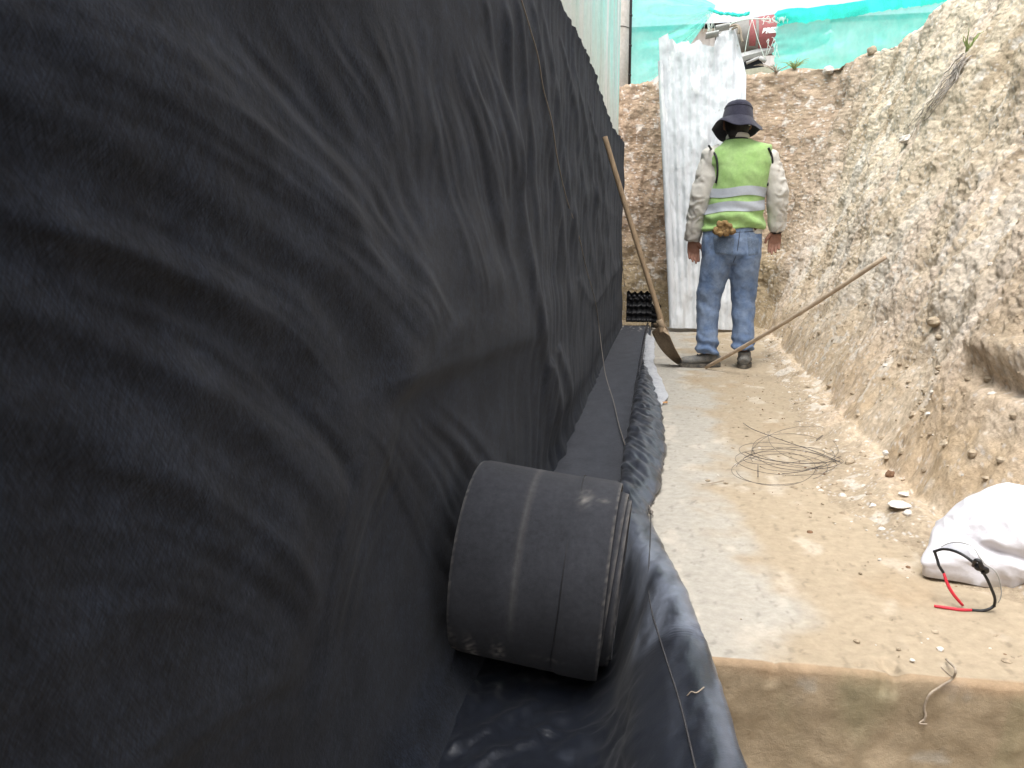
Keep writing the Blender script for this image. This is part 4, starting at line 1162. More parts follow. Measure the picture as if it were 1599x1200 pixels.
def band(name, z0, z1, tilt, mt, off, parent):
    n, m = 6, 80; G = np.zeros((n, m, 3)); cxm = B(1151, 310)[0]
    for j_ in range(m):
        th = 2 * math.pi * j_ / m
        for i in range(n):
            z = z0 + (z1 - z0) * i / (n - 1) + tilt * math.cos(th) + 0.006 * math.sin(th * 3 + z0 * 40)
            d = Vector((-math.cos(th), -math.sin(th), 0)); o_ = Vector((cxm, 0, z)) - d * 0.6
            h = VB.ray_cast(o_, d)
            p = h[0] if h[0] is not None else Vector((cxm, 0, z)) - d * 0.17
            G[i, j_] = np.array(p - d * off)
    return grid(name, G, mt, parent, closed=True)
zz = lambda v: B(1150, v)[2]
band("reflective_strip", zz(309), zz(295), 0.002, M['reflect'], 0.004, vest)
band("reflective_strip", zz(332), zz(317), 0.010, M['reflect'], 0.004, vest)
for pts in (((1106, 231), (1112, 236), (1117, 246), (1119, 258), (1119, 276), (1117, 288)), ((1198, 234), (1203, 243), (1205, 254), (1204, 266), (1200, 282), (1197, 291))):
    b = MB(); ln = []
    for u, v in pts:
        o_ = B(u, v); h = VB.ray_cast(Vector((o_[0], -0.6, o_[2])), Vector((0, 1, 0)))
        ln.append(np.array(h[0]) if h[0] is not None else o_ + (0, -0.08, 0))
    y = [p[1] for p in ln]
    b.tube(curve_pts([p + (0, -0.010, 0) for p in ln], 5), 0.007, 6); b.obj("armhole_binding", M['black'], vest)
b = MB(); ln = [NECK + (0.072 * math.cos(a), 0.066 * math.sin(a) - 0.004, 0.012 - 0.012 * math.sin(a)) for a in np.linspace(0, 2 * math.pi, 25)]
b.tube(ln, 0.005, 6); b.obj("neck_binding", M['black'], vest)

def wr_jean(c):
    z = c[:, 2]
    hemw = sstep(0.24, 0.08, z)
    w = 0.006 * fbm(c[:, 0] * 12 + z * 5, c[:, 1] * 12, z * 9, 3)
    w += hemw * 0.013 * np.sin(z * 95 + 3.5 * fbm(c[:, 0] * 9, c[:, 1] * 9, z * 4, 2) + c[:, 0] * 14)
    kn_ = np.exp(-((z - 0.40) / 0.11) ** 2)
    w += kn_ * 0.003 * np.sin(z * 55 + c[:, 0] * 40 + 2 * fbm(c[:, 0] * 8, c[:, 1] * 8, z * 3, 2))
    return w
b = MB()
b.tube([B(1145, 350), B(1144, 358), B(1143, 378), B(1142, 398), B(1142, 412)], [(0.172, 0.120), (0.180, 0.128), (0.187, 0.140), (0.184, 0.138), (0.12, 0.10)], 24, ref=(1, 0, 0))
for hp, kn, an, du in ((HIPL, KNL, ANL, 0), (HIPR, KNR, ANR, 1)):
    m1 = hp * 0.5 + kn * 0.5; m2 = kn * 0.5 + an * 0.5
    b.tube([hp + (0, 0, 0.04), hp, hp * 0.7 + kn * 0.3, m1, kn, m2, an * 0.8 + kn * 0.2, an + (0, 0, -0.012 if du else -0.045)],
           [(0.10, 0.115), (0.102, 0.120), (0.096, 0.112), (0.089, 0.098), (0.077, 0.084), (0.069, 0.078), (0.070, 0.078), (0.072, 0.080)], 18, ref=(1, 0, 0))
jeans = b.fused("jeans", 0.0075, 3, M['denim'], person, wr_jean)
JB = bvh_of(jeans)
def patch(name, poly_u, poly_v, n, m, mt, off, parent):
    """a sewn-on piece that follows the seat of the jeans; corners given left-top, right-top, right-bottom, left-bottom"""
    c = [np.array([*B(u, v)]) for u, v in zip(poly_u, poly_v)]
    G = np.zeros((n, m, 3))
    for i in range(n):
        for j_ in range(m):
            s, t = j_ / (m - 1), i / (n - 1)
            p = (c[0] * (1 - s) + c[1] * s) * (1 - t) + (c[3] * (1 - s) + c[2] * s) * t
            h = JB.ray_cast(Vector((p[0], -0.7, p[2])), Vector((0, 1, 0)))
            y = h[0].y if h[0] is not None else -0.12
            e = min(i, n - 1 - i, j_, m - 1 - j_)
            G[i, j_] = (p[0], y - (off if e > 0 else 0.0), p[2])
    return grid(name, G, mt, parent)
patch("back_pocket", (1112, 1145, 1141, 1115), (371, 372, 400, 397), 14, 14, M['denim_pocket'], 0.005, jeans)
patch("back_pocket", (1164, 1183, 1182, 1166), (371, 372, 398, 400), 14, 10, M['denim_pocket'], 0.005, jeans)
def seam(pts, w=0.003):
    b = MB(); ln = []
    for u, v in pts:
        p = B(u, v); h = JB.ray_cast(Vector((p[0], -0.7, p[2])), Vector((0, 1, 0)))
        if h[0] is not None: ln.append(np.array(h[0]))
    if len(ln) > 1: b.tube(curve_pts(ln, 4), w, 5); b.obj("seam", M['stitch'], jeans)
seam([(1153, 361), (1151, 375), (1149, 390), (1146, 402), (1143, 410)]); seam([(1124, 363), (1145, 364), (1165, 363), (1184, 361)], 0.0025)
seam([(1114, 372), (1122, 391), (1132, 397), (1140, 392)], 0.003); seam([(1168, 391), (1175, 396), (1181, 390)], 0.0025)
b = MB(); ln = []
for u, v in ((1176, 358), (1182, 355), (1187, 352), (1191, 350)):
    p = B(u, v); h = JB.ray_cast(Vector((p[0], -0.7, p[2])), Vector((0, 1, 0))); ln.append(np.array(h[0]) + (0, -0.006, 0) if h[0] is not None else p)
b.tube(ln, [(0.014, 0.004)] * len(ln), 8, ref=(0, 0, 1)); b.obj("belt", M['leather'], jeans)

# bucket hat
hat = empty("bucket_hat", HEAD + (0, -0.004, 0.0), None, None); hat.parent = person
hat.rotation_euler = (math.radians(-9), math.radians(3), 0)
for k in ("label", "category"):
    if k in hat: del hat[k]
zt = float(B(1152, 157)[2] - HEAD[2])
def hat_surface(prof, n, droop, name, mt, ph=0.0):
    G = []
    for r, z in prof:
        row = []
        for j_ in range(n):
            th = 2 * math.pi * j_ / n
            w = sstep(0.095, 0.155, r)
            zz_ = z + w * droop * (0.010 * math.sin(2 * th + 0.6) + 0.006 * math.sin(5 * th + ph)) 
            row.append((r * 0.97 * math.cos(th), r * 1.05 * math.sin(th), zz_ + 0.003 * float(pn(math.cos(th) * 3, math.sin(th) * 3, z * 20))))
        G.append(row)
    return grid(name, np.array(G), mt, hat, closed=True)
crown = [(0.001, zt), (0.03, zt - 0.001), (0.055, zt - 0.006), (0.073, zt - 0.018), (0.083, zt - 0.032), (0.0845, zt - 0.036), (0.087, zt - 0.05), (0.092, zt - 0.075), (0.096, zt - 0.10), (0.098, zt - 0.118)]
hat_surface(crown, 48, 1, "crown", M['hat'])
brim = [(0.097, zt - 0.112), (0.104, zt - 0.122), (0.115, zt - 0.132), (0.128, zt - 0.145), (0.142, zt - 0.160), (0.153, zt - 0.173), (0.157, zt - 0.179), (0.155, zt - 0.181), (0.140, zt - 0.163), (0.118, zt - 0.140), (0.097, zt - 0.119)]
hat_surface(brim, 56, 1.8, "brim", M['hat'], 0.7)
b = MB(); b.tube([(0.0875 * 0.97 * math.cos(a), 0.0875 * 1.05 * math.sin(a), zt - 0.046) for a in np.linspace(0, 2 * math.pi, 40)], 0.0022, 5); b.obj("seam", M['hat'], hat)
b = MB(); b.box((0.062, -0.125, zt - 0.176), (0.005, 0.003, 0.010)); b.obj("tag", M['print'], hat, False)

def shoe(an, d, side):
    root = empty("shoe", (0, 0, 0), None, None); root.parent = person
    for k in ("label", "category"):
        if k in root: del root[k]
    d = np.array([d[0], d[1], 0]); d /= np.linalg.norm(d)
    c = an * (1, 1, 0) - d * 0.045
    b = MB()
    b.tube([c - d * 0.028 + (0, 0, 0.045), c - d * 0.012 + (0, 0, 0.050), c + d * 0.05 + (0, 0, 0.058), c + d * 0.10 + (0, 0, 0.050), c + d * 0.15 + (0, 0, 0.043), c + d * 0.20 + (0, 0, 0.040), c + d * 0.225 + (0, 0, 0.036)],
           [(0.026, 0.026), (0.036, 0.036), (0.042, 0.038), (0.046, 0.032), (0.049, 0.030), (0.043, 0.027), (0.022, 0.018)], 18, ref=np.cross(d, (0, 0, 1)))
    b.tube([c + d * 0.03 + (0, 0, 0.05), c + d * 0.025 + (0, 0, 0.11)], [0.042, 0.040], 14)
    b.fused("upper", 0.006, 3, M['shoe'], root)
    b = MB(); n = 22; top, bot = [], []
    for k in range(n):
        a = 2 * math.pi * k / n; L = 0.138 if math.cos(a) > 0 else 0.132; w = 0.047 + 0.004 * math.cos(a)
        q = c + d * (0.098 + L * math.cos(a)) + np.cross(d, (0, 0, 1)) * w * math.sin(a)
        bot.append((q[0], q[1], 0.003)); top.append((q[0], q[1], 0.026))
    b.add(bot + top, [tuple(range(n))[::-1], tuple(range(n, 2 * n))] + [(k, (k + 1) % n, n + (k + 1) % n, n + k) for k in range(n)])
    b.obj("sole", M['sole'], root, False)
    b = MB()
    for k in range(3):
        q = c + d * (0.07 + 0.022 * k) + (0, 0, 0.094 - 0.008 * k); s = np.cross(d, (0, 0, 1))
        b.tube([q - s * 0.025, q + (0, 0, 0.006), q + s * 0.025], 0.003, 5)
    b.obj("lace", M['sole'], root)
shoe(ANL + (0.01, 0.0, 0), (-0.88, -0.12), -1); shoe(ANR + (0.01, 0, 0), (0.12, 1.0), 1)
# dark band at the right wrist
d = (WRR - ELR); d /= np.linalg.norm(d)
b = MB(); b.tube([WRR + d * 0.008, WRR + d * 0.024], [0.038, 0.036], 18); b.obj("wristband", M['black'], person)

# muddy glove stuffed in the back pocket
p = B(1130, 357); h = JB.ray_cast(Vector((p[0], -0.7, p[2])), Vector((0, 1, 0)))
gy = (h[0].y if h[0] is not None else -0.13) + PY
gl = MB(); gp = at_y(1130, 358, gy - 0.03)
gl.ball(gp, (0.050, 0.026, 0.036), 14, 10)
for k, (dx, dz, r) in enumerate(((-0.045, -0.010, 0.021), (-0.025, 0.026, 0.022), (0.006, 0.034, 0.020), (0.034, 0.014, 0.022), (0.052, -0.016, 0.020), (0.015, -0.024, 0.024), (-0.02, -0.028, 0.020))):
    gl.ball(gp + (dx, -0.014 + 0.006 * (k % 2), dz), r, 10, 8)
g = gl.fused("work_glove", 0.005, 1, M['glove'], None, lambda c: 0.007 * fbm(c[:, 0] * 55, c[:, 1] * 55, c[:, 2] * 55, 3))
tag(g, "crumpled muddy brown glove stuffed in the man's back pocket", "glove")

# ================================================================== TOOLS AND LITTER
# shovel leaning on the curtain
YS = 5.28
sh = empty("shovel", at_z(1068, 571, 0.0), "wooden handled shovel with rusty pointed blade leaning on the black curtain", "shovel")
O = np.array(sh.location)
tp = at_y(945, 214, YS); tp[0] = max(tp[0], curtain_x(tp[1], tp[2]) + 0.012)
ln = [tp, at_y(966, 285, YS - 0.01), at_y(992, 370, YS - 0.03), at_y(1014, 440, YS - 0.05), at_y(1026, 478, YS - 0.06), at_y(1032, 500, YS - 0.06), at_y(1034, 520, YS - 0.07)]
b = MB(); cp = curve_pts([p - O for p in ln], 8)
b.tube(cp, [0.0165 + 0.004 * float(sstep(0.55, 0.9, i / len(cp))) for i in range(len(cp))], 14); b.obj("handle", M['wood'], sh)
s0 = at_y(1033, 512, YS - 0.07) - O; tip = np.array([0, 0, 0.004])
dirv = tip - s0; Lb = np.linalg.norm(dirv); dirv /= Lb
side = np.array([0.42, -0.86, 0.15]); side -= dirv * side.dot(dirv); side /= np.linalg.norm(side)
nrm = np.cross(dirv, side)
n, m = 30, 18; G = np.zeros((n, m, 3))
for i in range(n):
    t = i / (n - 1)
    w = 0.098 * (float(sstep(0, 0.10, t)) * 0.55 + 0.45) * math.sqrt(max(1e-4, 1 - t ** 3.2))
    for j_ in range(m):
        s = j_ / (m - 1) * 2 - 1
        G[i, j_] = s0 + dirv * t * Lb + side * w * s + nrm * (0.042 * (s * s - 0.5) * (1 - 0.5 * t) + 0.02 * math.sin(t * 3))
G[..., 2] = np.maximum(G[..., 2], 0.003)
Bk = G + nrm * 0.003
grid("blade", np.concatenate([G, Bk[:, ::-1]], 1), M['blade'], sh, closed=True)
b = MB(); b.tube([s0 - dirv * 0.05 + nrm * -0.012, s0 + dirv * 0.05 + nrm * -0.014], [0.023, 0.017], 12); b.obj("socket", M['blade'], sh)
b = MB()
hb = s0 + side * 0.0 - dirv * 0.0
b.tube([hb + side * -0.085, hb + side * -0.03 - dirv * 0.012], [(0.022, 0.004), (0.024, 0.004)], 6, ref=dirv); b.obj("tread", M['blade'], sh)

# long pole from the slab up the bank
pb = at_z(1103, 577, 0.0) + (0, 0, 0.012); pt, _n = on_bank(1383, 402)
pt = at_y(1383, 402, min(pt[1] - 0.02, 4.2)) if pt[1] > 4.3 else pt + _n * 0.02
b = MB(); d = pt - pb
cp = [pb + d * t + np.array([0, 0, -0.02]) * math.sin(t * math.pi) + 0.004 * np.array([pn(t * 6, 0.3, 0), pn(t * 6, 5.3, 0), 0]) for t in np.linspace(0, 1, 24)]
b.tube(np.array(cp) - pb, [0.0118 + 0.0015 * float(pn(k * 0.6, 0.7, 2)) for k in range(24)], 12)
o = b.obj("wooden_pole", M['pole']); o.location = pb
tag(o, "long thin wooden pole propped from the slab onto the earth bank", "pole")

# tangled coil of wire on the slab
def coil():
    b = MB(); r = random.Random(11)
    loops = [((1248, 701), 75, 34, -8), ((1240, 706), 66, 28, 4), ((1212, 732), 62, 27, 2), ((1218, 733), 72, 24, -2), ((1236, 712), 85, 17, 8), ((1245, 715), 70, 12, 10), ((1225, 712), 62, 12, -6), ((1255, 690), 58, 30, 14), ((1228, 722), 80, 20, 3)]
    for (c, rx, ry, rot) in loops:
        pts = []; k = 36; a0 = r.uniform(0, 6.28); span = r.uniform(5.2, 6.6)
        for i in range(k):
            a = a0 + span * i / (k - 1)
            x, y = rx * math.cos(a) * (1 + 0.05 * math.sin(2 * a + a0)), ry * math.sin(a)
            ro = math.radians(rot)
            u, v = c[0] + x * math.cos(ro) - y * math.sin(ro), c[1] + x * math.sin(ro) + y * math.cos(ro)
            pull = max(0.0, (u - 1285) / 60)
            v = v * (1 - 0.75 * min(1, pull)) + 720 * 0.75 * min(1, pull)
            p = at_z(u, v, 0.012 + 0.016 * (0.5 + 0.5 * math.sin(a * 2 + rot)))
            pts.append(p)
        b.tube(pts, 0.00075, 5)
    for ln in (((1161, 661), (1175, 670), (1200, 680), (1240, 694), (1280, 708), (1312, 722)), ((1163, 706), (1185, 715), (1225, 722), (1270, 724), (1312, 720)),
               ((1184, 726), (1184, 745)), ((1222, 740), (1250, 737), (1285, 728)), ((1275, 688), (1285, 680))):
        b.tube(curve_pts([at_z(u, v, 0.012) for u, v in ln], 6), 0.0014, 5)
    o = b.obj("wire_coil", M['wire'])
    tag(o, "loose tangled coil of thin dark wire lying on the slab", "wire")
coil()
b = MB(); b.tube([at_z(1096, 757, 0.008), at_z(1112, 755, 0.009), at_z(1131, 751, 0.008)], 0.0016, 5)
tag(b.obj("wire_offcut", M['straw']), "short pale straight wire offcut on bare concrete", "wire")

# cord running down the curtain, over the strip and along the liner
def cord():
    root = empty("cord", (-0.05, 2.2, 0.03), "thin cord hanging down the curtain, crossing the strip to the liner edge", "cord")
    O = np.array(root.location)
    def on_wall(u, v):
        y, z = wall_pt(u, v); return np.array([curtain_x(y, z) + 0.006, y, z])
    up_ = [on_wall(u, v) for u, v in ((800, -40), (806, 0), (820, 45), (832, 90), (842, 140), (852, 190), (864, 250), (880, 310), (897, 370), (912, 420), (922, 470), (930, 510))]
    z = lambda y: float(floor_z(y)) + 0.030
    mid_ = [at_z(945, 580, 0.04), at_z(958, 625, -0.05), at_z(966, 660, -0.08), at_z(978, 700, -0.09), at_z(990, 735, -0.08), at_z(1004, 768, -0.03), at_z(1014, 790, 0.005), at_z(1017, 800, 0.012)]
    b = MB(); b.tube(curve_pts([p - O for p in up_ + mid_], 6), 0.0022, 6); b.obj("pale_length", M['cord'], root)
    dn = [on_liner(u, v) for u, v in ((1017, 802), (1016, 840), (1014, 880), (1013, 915), (1018, 955), (1028, 990), (1042, 1035), (1058, 1085), (1070, 1130), (1086, 1200), (1094, 1240))]
    b = MB(); b.tube(curve_pts([p - O for p in dn], 6), 0.0014, 6); b.obj("dark_length", M['dark_cord'], root)
    b = MB(); b.ball(at_z(1017, 800, 0.016) - O, 0.007, 8, 6)
    b.tube(curve_pts([at_z(1017, 800, 0.016) - O, at_z(1014, 790, 0.03) - O, at_z(1020, 806, 0.03) - O], 4), 0.002, 5); b.obj("knot", M['cord'], root)
cord()
b = MB(); ln = [wall_pt(u, v) for u, v in ((965, 395), (970, 425), (974, 455), (981, 492))]
b.tube(curve_pts([np.array([curtain_x(y, z) + 0.01, y, z]) for y, z in ln], 5), 0.0028, 6)
tag(b.obj("cord", M['cord']), "short pale cord end at the far end of the curtain, by the board", "cord")

# white sack with its slumped corner
def sack():
    base = at_z(1545, 930, 0.0)
    c = np.array([base[0] + 0.105, base[1] + 0.125, 0.0])
    n, m = 110, 160
    ph, th = np.meshgrid(np.linspace(-math.pi / 2, math.pi / 2, n), np.linspace(0, 2 * math.pi, m, endpoint=False), indexing='ij')
    d = np.stack([np.cos(ph) * np.cos(th), np.cos(ph) * np.sin(th), np.sin(ph)], -1)
    sx, sy, sz = 0.175, 0.130, 0.106
    R = 1 + 0.09 * fbm(d[..., 0] * 1.1, d[..., 1] * 1.1, d[..., 2] * 1.1, 2)
    P = d * R[..., None] * (sx, sy, sz)
    P[..., 2] += 0.070
    # crown bulge, sunken shoulder to the right, tail corner low on the left
    P[..., 2] += 0.030 * np.exp(-((P[..., 0] + 0.02) / 0.08) ** 2) * sstep(0.05, 0.15, P[..., 2])
    tail = np.exp(-((th - math.pi * 1.12) / 0.30) ** 2) * sstep(0.5, -0.2, ph)
    P[..., 0] -= 0.055 * tail; P[..., 1] -= 0.02 * tail; P[..., 2] = P[..., 2] * (1 - 0.3 * tail)
    fr = np.exp(-((th - math.pi * 1.5) / 1.1) ** 2)
    fold = (1 - np.abs(fbm(d[..., 0] * 2.4 + d[..., 2], d[..., 2] * 1.8, d[..., 1] * 1.6 + 4, 2))) ** 2.2
    P += d * (0.014 * fold + 0.0012 * fbm(d[..., 0] * 6, d[..., 2] * 5 + d[..., 0] * 4, d[..., 1] * 5, 3))[..., None] * (0.4 + 0.6 * fr)[..., None]
    crease = np.exp(-((P[..., 2] - 0.085 + 0.16 * (P[..., 0] + 0.05)) / 0.012) ** 2) * fr
    P += d * (-0.022 * crease)[..., None]
    P[..., 2] = np.where(P[..., 2] < 0.03, 0.004 + np.maximum(P[..., 2], -0.02) * 0.12 + 0.004, P[..., 2])
    o = grid("white_sack", P, M['sack'], closed=True); o.location = c
    tag(o, "full white plastic sack slumped on the slab at the foot of the bank", "sack")
    return c
sack_c = sack()

# safety glasses propped against the sack
def glasses():
    root = empty("safety_glasses", at_z(1520, 955, 0.0), "clear safety glasses with black frame and red temple tips against the white sack", "safety glasses")
    O = np.array(root.location)
    def G(u, v, y): 
        p = at_y(u, v, y) - O; p[2] = max(p[2], 0.004); return p
    y0 = O[1]
    brow = [G(1458, 862, y0 + 0.03), G(1472, 858, y0 + 0.02), G(1488, 860, y0), G(1506, 868, y0 - 0.02), G(1524, 882, y0 - 0.03), G(1538, 898, y0 - 0.035), G(1548, 918, y0 - 0.03), G(1554, 935, y0 - 0.02), G(1553, 947, y0 - 0.005)]
    cp = curve_pts(brow, 6)
    b = MB(); b.tube(cp, 0.0029, 8); b.obj("frame", M['black'], root)
    # curved lens standing out from the frame
    n = len(cp); Gd = np.zeros((n, 6, 3))
    for i, p in enumerate(cp):
        t = i / (n - 1); w = 0.026 * math.sin(math.pi * min(1, max(0, t * 1.05))) ** 0.6 * (1 - 0.45 * math.exp(-((t - 0.52) / 0.09) ** 2)) + 0.001
        outv = np.array([0.45, 0.35, 0.62]) if t < 0.5 else np.array([0.75, 0.35, 0.35])
        outv = outv / np.linalg.norm(outv)
        for k in range(6): Gd[i, k] = p + outv * w * k / 5 + np.array([0, -0.006, 0]) * math.sin(k / 5 * 2)
    grid("lens", Gd, M['lens'], root)
    b = MB(); b.tube([p + 0 for p in Gd[3:-3, 5]], 0.0011, 6); b.obj("lens_rim", M['steel'], root)
    b = MB()
    b.tube(curve_pts([G(1521, 884, y0 - 0.035), G(1524, 876, y0 - 0.045), G(1530, 877, y0 - 0.05), G(1534, 886, y0 - 0.05), G(1541, 889, y0 - 0.05), G(1541, 893, y0 - 0.045), G(1533, 894, y0 - 0.04)], 4), 0.0042, 8)
    b.ball(G(1530, 886, y0 - 0.042), (0.010, 0.006, 0.008), 8, 6)
    b.obj("nose_pad", M['black'], root)
    for arm, tipc in (([(1460, 862, 0.03), (1464, 874, 0.028), (1467, 884, 0.024), (1474, 895, 0.02)], [(1474, 895, 0.02), (1480, 912, 0.012), (1489, 928, 0.006), (1504, 946, 0.006)]),
                      ([(1553, 946, -0.005), (1546, 951, -0.01), (1534, 954, -0.008), (1518, 953, -0.006)], [(1518, 953, -0.006), (1500, 956, -0.006), (1482, 954, -0.002), (1459, 948, 0.004)])):
        t = MB(); t.tube(curve_pts([G(u, v, y0 + dy) for u, v, dy in arm], 6), [0.0030] * 19, 8)
        to = t.obj("temple", M['black'], root)
        r = MB(); k = 19; r.tube(curve_pts([G(u, v, y0 + dy) for u, v, dy in tipc], 6), [0.0028 + 0.0006 * math.sin(i / 18 * 3.1) for i in range(k)], 8)
        ro = r.obj("temple_tip", M['red'], to); ro["label"] = "red rubber temple tip"
glasses()

# stones
ICO = None
def rock(mb, c, r, seed, squash=0.7, sub=2):
    rs = np.random.RandomState(seed)
    n, m = (5, 7) if sub == 1 else (8, 12)
    vs, fs = [], []
    tmp = MB(); tmp.ball((0, 0, 0), 1.0, m, n)
    off = rs.uniform(0, 50, 3); rot = rs.uniform(0, 6.28); sc = rs.uniform(0.7, 1.3, 3)
    v = np.array(tmp.v)
    k = 1 + 0.35 * fbm(v[:, 0] * 1.3 + off[0], v[:, 1] * 1.3 + off[1], v[:, 2] * 1.3 + off[2], 2)
    v = np.round(v * k[:, None] * 2.6) / 2.6 * 0.35 + v * k[:, None] * 0.65
    v = v * sc * r; v[:, 2] *= squash
    x = v[:, 0] * math.cos(rot) - v[:, 1] * math.sin(rot); y = v[:, 0] * math.sin(rot) + v[:, 1] * math.cos(rot)
    mb.add(np.stack([x, y, v[:, 2]], -1) + np.array(c), tmp.f)
for (u, v, rpx, mt, sq, lab, sd_) in (
    (1390, 744, 9, 'brown_clod', 0.9, "round reddish brown clod of soil right of the wire coil", 1),
    (1411, 773, 9, 'white_stone', 0.4, "small flat white chip below the brown clod", 2),
    (1408, 789, 15, 'white_stone', 0.25, "wide flat white stone flake in front of the chip by the clod", 3),
    (1418, 803, 8, 'white_stone', 0.5, "pale grey stone nearest the white sack's left shoulder", 4),
    (1295, 106, 9, 'white_stone', 0.5, "bright white stone lying under the green net on the far crest", 5),
    (1363, 67, 9, 'stone', 0.7, "grey lump of rock on the crest where the net meets the soil", 6),
    (1417, 218, 9, 'white_stone', 0.7, "white stone lodged in the bank below the dry roots", 7),
    (1386, 716, 6, 'stone', 0.6, "grey pebble between the wire coil and the bank toe", 8),
    (1265, 833, 6, 'brown_clod', 0.6, "dark brown crumb of soil alone on the middle of the slab", 9),
    (1464, 503, 16, 'stone', 0.55, "long tan stone bedded in the bank above the ledge", 10),
    (1385, 708, 7, 'white_stone', 0.4, "pale flake just behind the grey pebble by the coil", 12),
    (1240, 762, 5, 'stone', 0.5, "small tan crumb below the wire coil", 13)):
    p, nn = on_bank(u, v); dist = np.linalg.norm(p - (0, 0, CAMZ)); r = rpx * dist / FPX * 0.9
    b = MB(); rock(b, (0, 0, 0), r, sd_, sq); o = b.obj("stone", M[mt], smooth=False); o.location = p + nn * r * sq * 0.35
    tag(o, lab, "stone", "loose stones picked out on the slab and bank")

def scatter(name, n, mt, region, rr, seed, squash=0.6):
    r = random.Random(seed); b = MB()
    for k in range(n):
        p = region(r)
        if p is None: continue
        p, nn = p
        rad = rr[0] + (rr[1] - rr[0]) * r.random() ** 3
        rock(b, np.array(p) + np.array(nn) * rad * 0.05, rad, seed * 1000 + k, squash, 1)
    o = b.obj(name, M[mt], smooth=False); o["kind"] = "stuff"
def slab_region(r):
    y = 1.42 + 5.6 * r.random() ** 1.4
    edge = float(np.interp(y, [1.4, 2.2, 3.0, 4.4, 5.8, 7], [0.95, 0.76, 0.73, 0.80, 0.88, 0.95]))
    x = edge - abs(r.gauss(0, 0.22)) - 0.02
    if x < 0.06: return None
    return (x, y, 0.002), (0, 0, 1)
def bank_region(r):
    i = int(r.uniform(0.13, 0.8) * _bn); j_ = min(_bm - 2, int(abs(r.gauss(0.10, 0.22)) * _bm))
    k = i * _bm + j_
    return _bv[k], (-0.6, -0.3, 0.7)
def toe_region(r):
    i = int(r.uniform(0.13, 0.75) * _bn); j_ = int(r.uniform(0.0, 0.26) * _bm)
    return _bv[i * _bm + j_], (-0.2, -0.1, 0.9)
scatter("gravel", 420, 'stone', slab_region, (0.0015, 0.008), 21, 0.5)
scatter("chalk_gravel", 150, 'white_stone', slab_region, (0.0015, 0.007), 22, 0.4)
scatter("dark_gravel", 160, 'brown_clod', slab_region, (0.0012, 0.0055), 23, 0.6)
scatter("bank_gravel", 300, 'stone', bank_region, (0.003, 0.018), 24, 0.7)
scatter("bank_chalk_gravel", 200, 'white_stone', bank_region, (0.003, 0.013), 25, 0.7)
scatter("toe_gravel", 640, 'stone', toe_region, (0.002, 0.012), 26, 0.6)

# plants and roots
def tuft(u, v, n, h, label, mt, cat, spread=0.5, seed=0, droop=0.3, w=0.005):
    p, nn = on_bank(u, v); r = random.Random(seed); b = MB()
    for k in range(n):
        a = r.uniform(0, 6.28); L = h * r.uniform(0.5, 1.1); s = spread * r.uniform(0.3, 1.2)
        pts = []
        for i in range(6):
            t = i / 5
            pts.append((math.cos(a) * s * L * t + r.uniform(-1, 1) * 0.006, math.sin(a) * s * L * t * 0.6 - 0.02, L * (t - droop * t * t)))
        b.tube(pts, [(w * (1 - 0.85 * i / 5) + 0.0006, 0.0008) for i in range(6)], 4)
    o = b.obj(cat.replace(" ", "_"), M[mt]); o.location = p
    return tag(o, label, cat)
tuft(1508, 84, 9, 0.15, "small green grass tuft growing on the upper bank above dry roots", 'grass', "grass tuft", 0.7, 1)
tuft(1240, 106, 22, 0.17, "straggly green weed at the foot of the net beside the gap", 'grass', "weed plant", 1.0, 2, 0.5, 0.005)
tuft(1212, 112, 16, 0.22, "pale dry weed leaning over the crest right of the metal sheet", 'straw', "dry weed", 1.0, 3, 0.6)
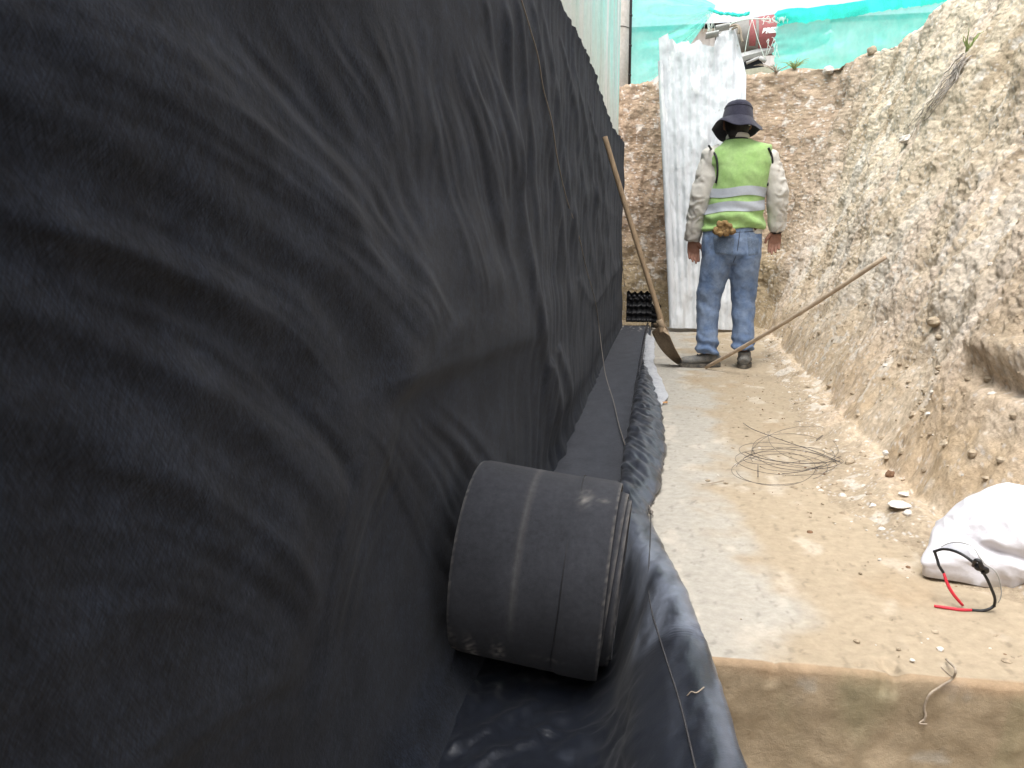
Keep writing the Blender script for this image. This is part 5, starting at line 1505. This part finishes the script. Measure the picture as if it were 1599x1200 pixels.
def roots():
    b = MB(); r = random.Random(9)
    first = None
    for k in range(14):
        u0, v0 = 1508 + r.uniform(-10, 8), 92 + r.uniform(-10, 20)
        L = r.uniform(0.4, 1.0); pts = []
        for i in range(7):
            t = i / 6 * L
            u, v = u0 - 62 * t - 20 * t * t + r.uniform(-5, 5), v0 + 105 * t + r.uniform(-4, 4)
            p, nn = on_bank(u, v); pts.append(p + nn * 0.012)
        if first is None: first = pts[0]
        b.tube([p - first for p in pts], [0.0035 * (1 - 0.6 * i / 6) for i in range(7)], 5)
    o = b.obj("dry_roots", M['root']); o.location = first
    tag(o, "bundle of grey dry roots trailing down the bank under the grass tuft", "roots")
roots()
def root_twig():
    b = MB()
    f = lambda u, v, d=0.006: at_y(u, v, SLAB_Y - d)
    b.tube(curve_pts([at_z(1478, 1030, 0.006), f(1492, 1045, 0.012), f(1488, 1060), f(1470, 1072), f(1452, 1085, 0.01), f(1444, 1105), f(1446, 1118), f(1442, 1128)], 5), [0.0022] * 36, 6)
    b.tube(curve_pts([f(1488, 1058), f(1478, 1050, 0.01), f(1470, 1042, 0.01)], 4), 0.0014, 5)
    b.tube(curve_pts([f(1443, 1124), f(1436, 1130, 0.01), f(1448, 1131, 0.01)], 4), 0.0014, 5)
    o = b.obj("dry_root", M['straw']); tag(o, "pale dry root hanging down the slab's front face", "root")
root_twig()
b = MB(); b.tube(curve_pts([on_liner(1073, 1089), on_liner(1080, 1086, up=0.006), on_liner(1088, 1084), on_liner(1100, 1077, up=0.004)], 4), 0.001, 5)
tag(b.obj("straw", M['straw']), "bit of straw lying on the liner's rolled edge", "straw")
p = at_z(1033, 632, 0.0)
b = MB(); n, m = 6, 8; G = np.zeros((n, m, 3))
for i in range(n):
    for j_ in range(m):
        t = j_ / (m - 1); w = 0.020 * math.sin(math.pi * min(0.98, max(0.03, t)))
        G[i, j_] = (-0.03 + 0.06 * t, (i / (n - 1) - 0.5) * 2 * w, 0.007 + 0.006 * math.sin(i * 0.9) + 0.004 * t)
o = grid("fallen_leaf", G, M['leaf']); o.location = p
tag(o, "small orange leaf on the slab beside the liner's puckered edge", "leaf")
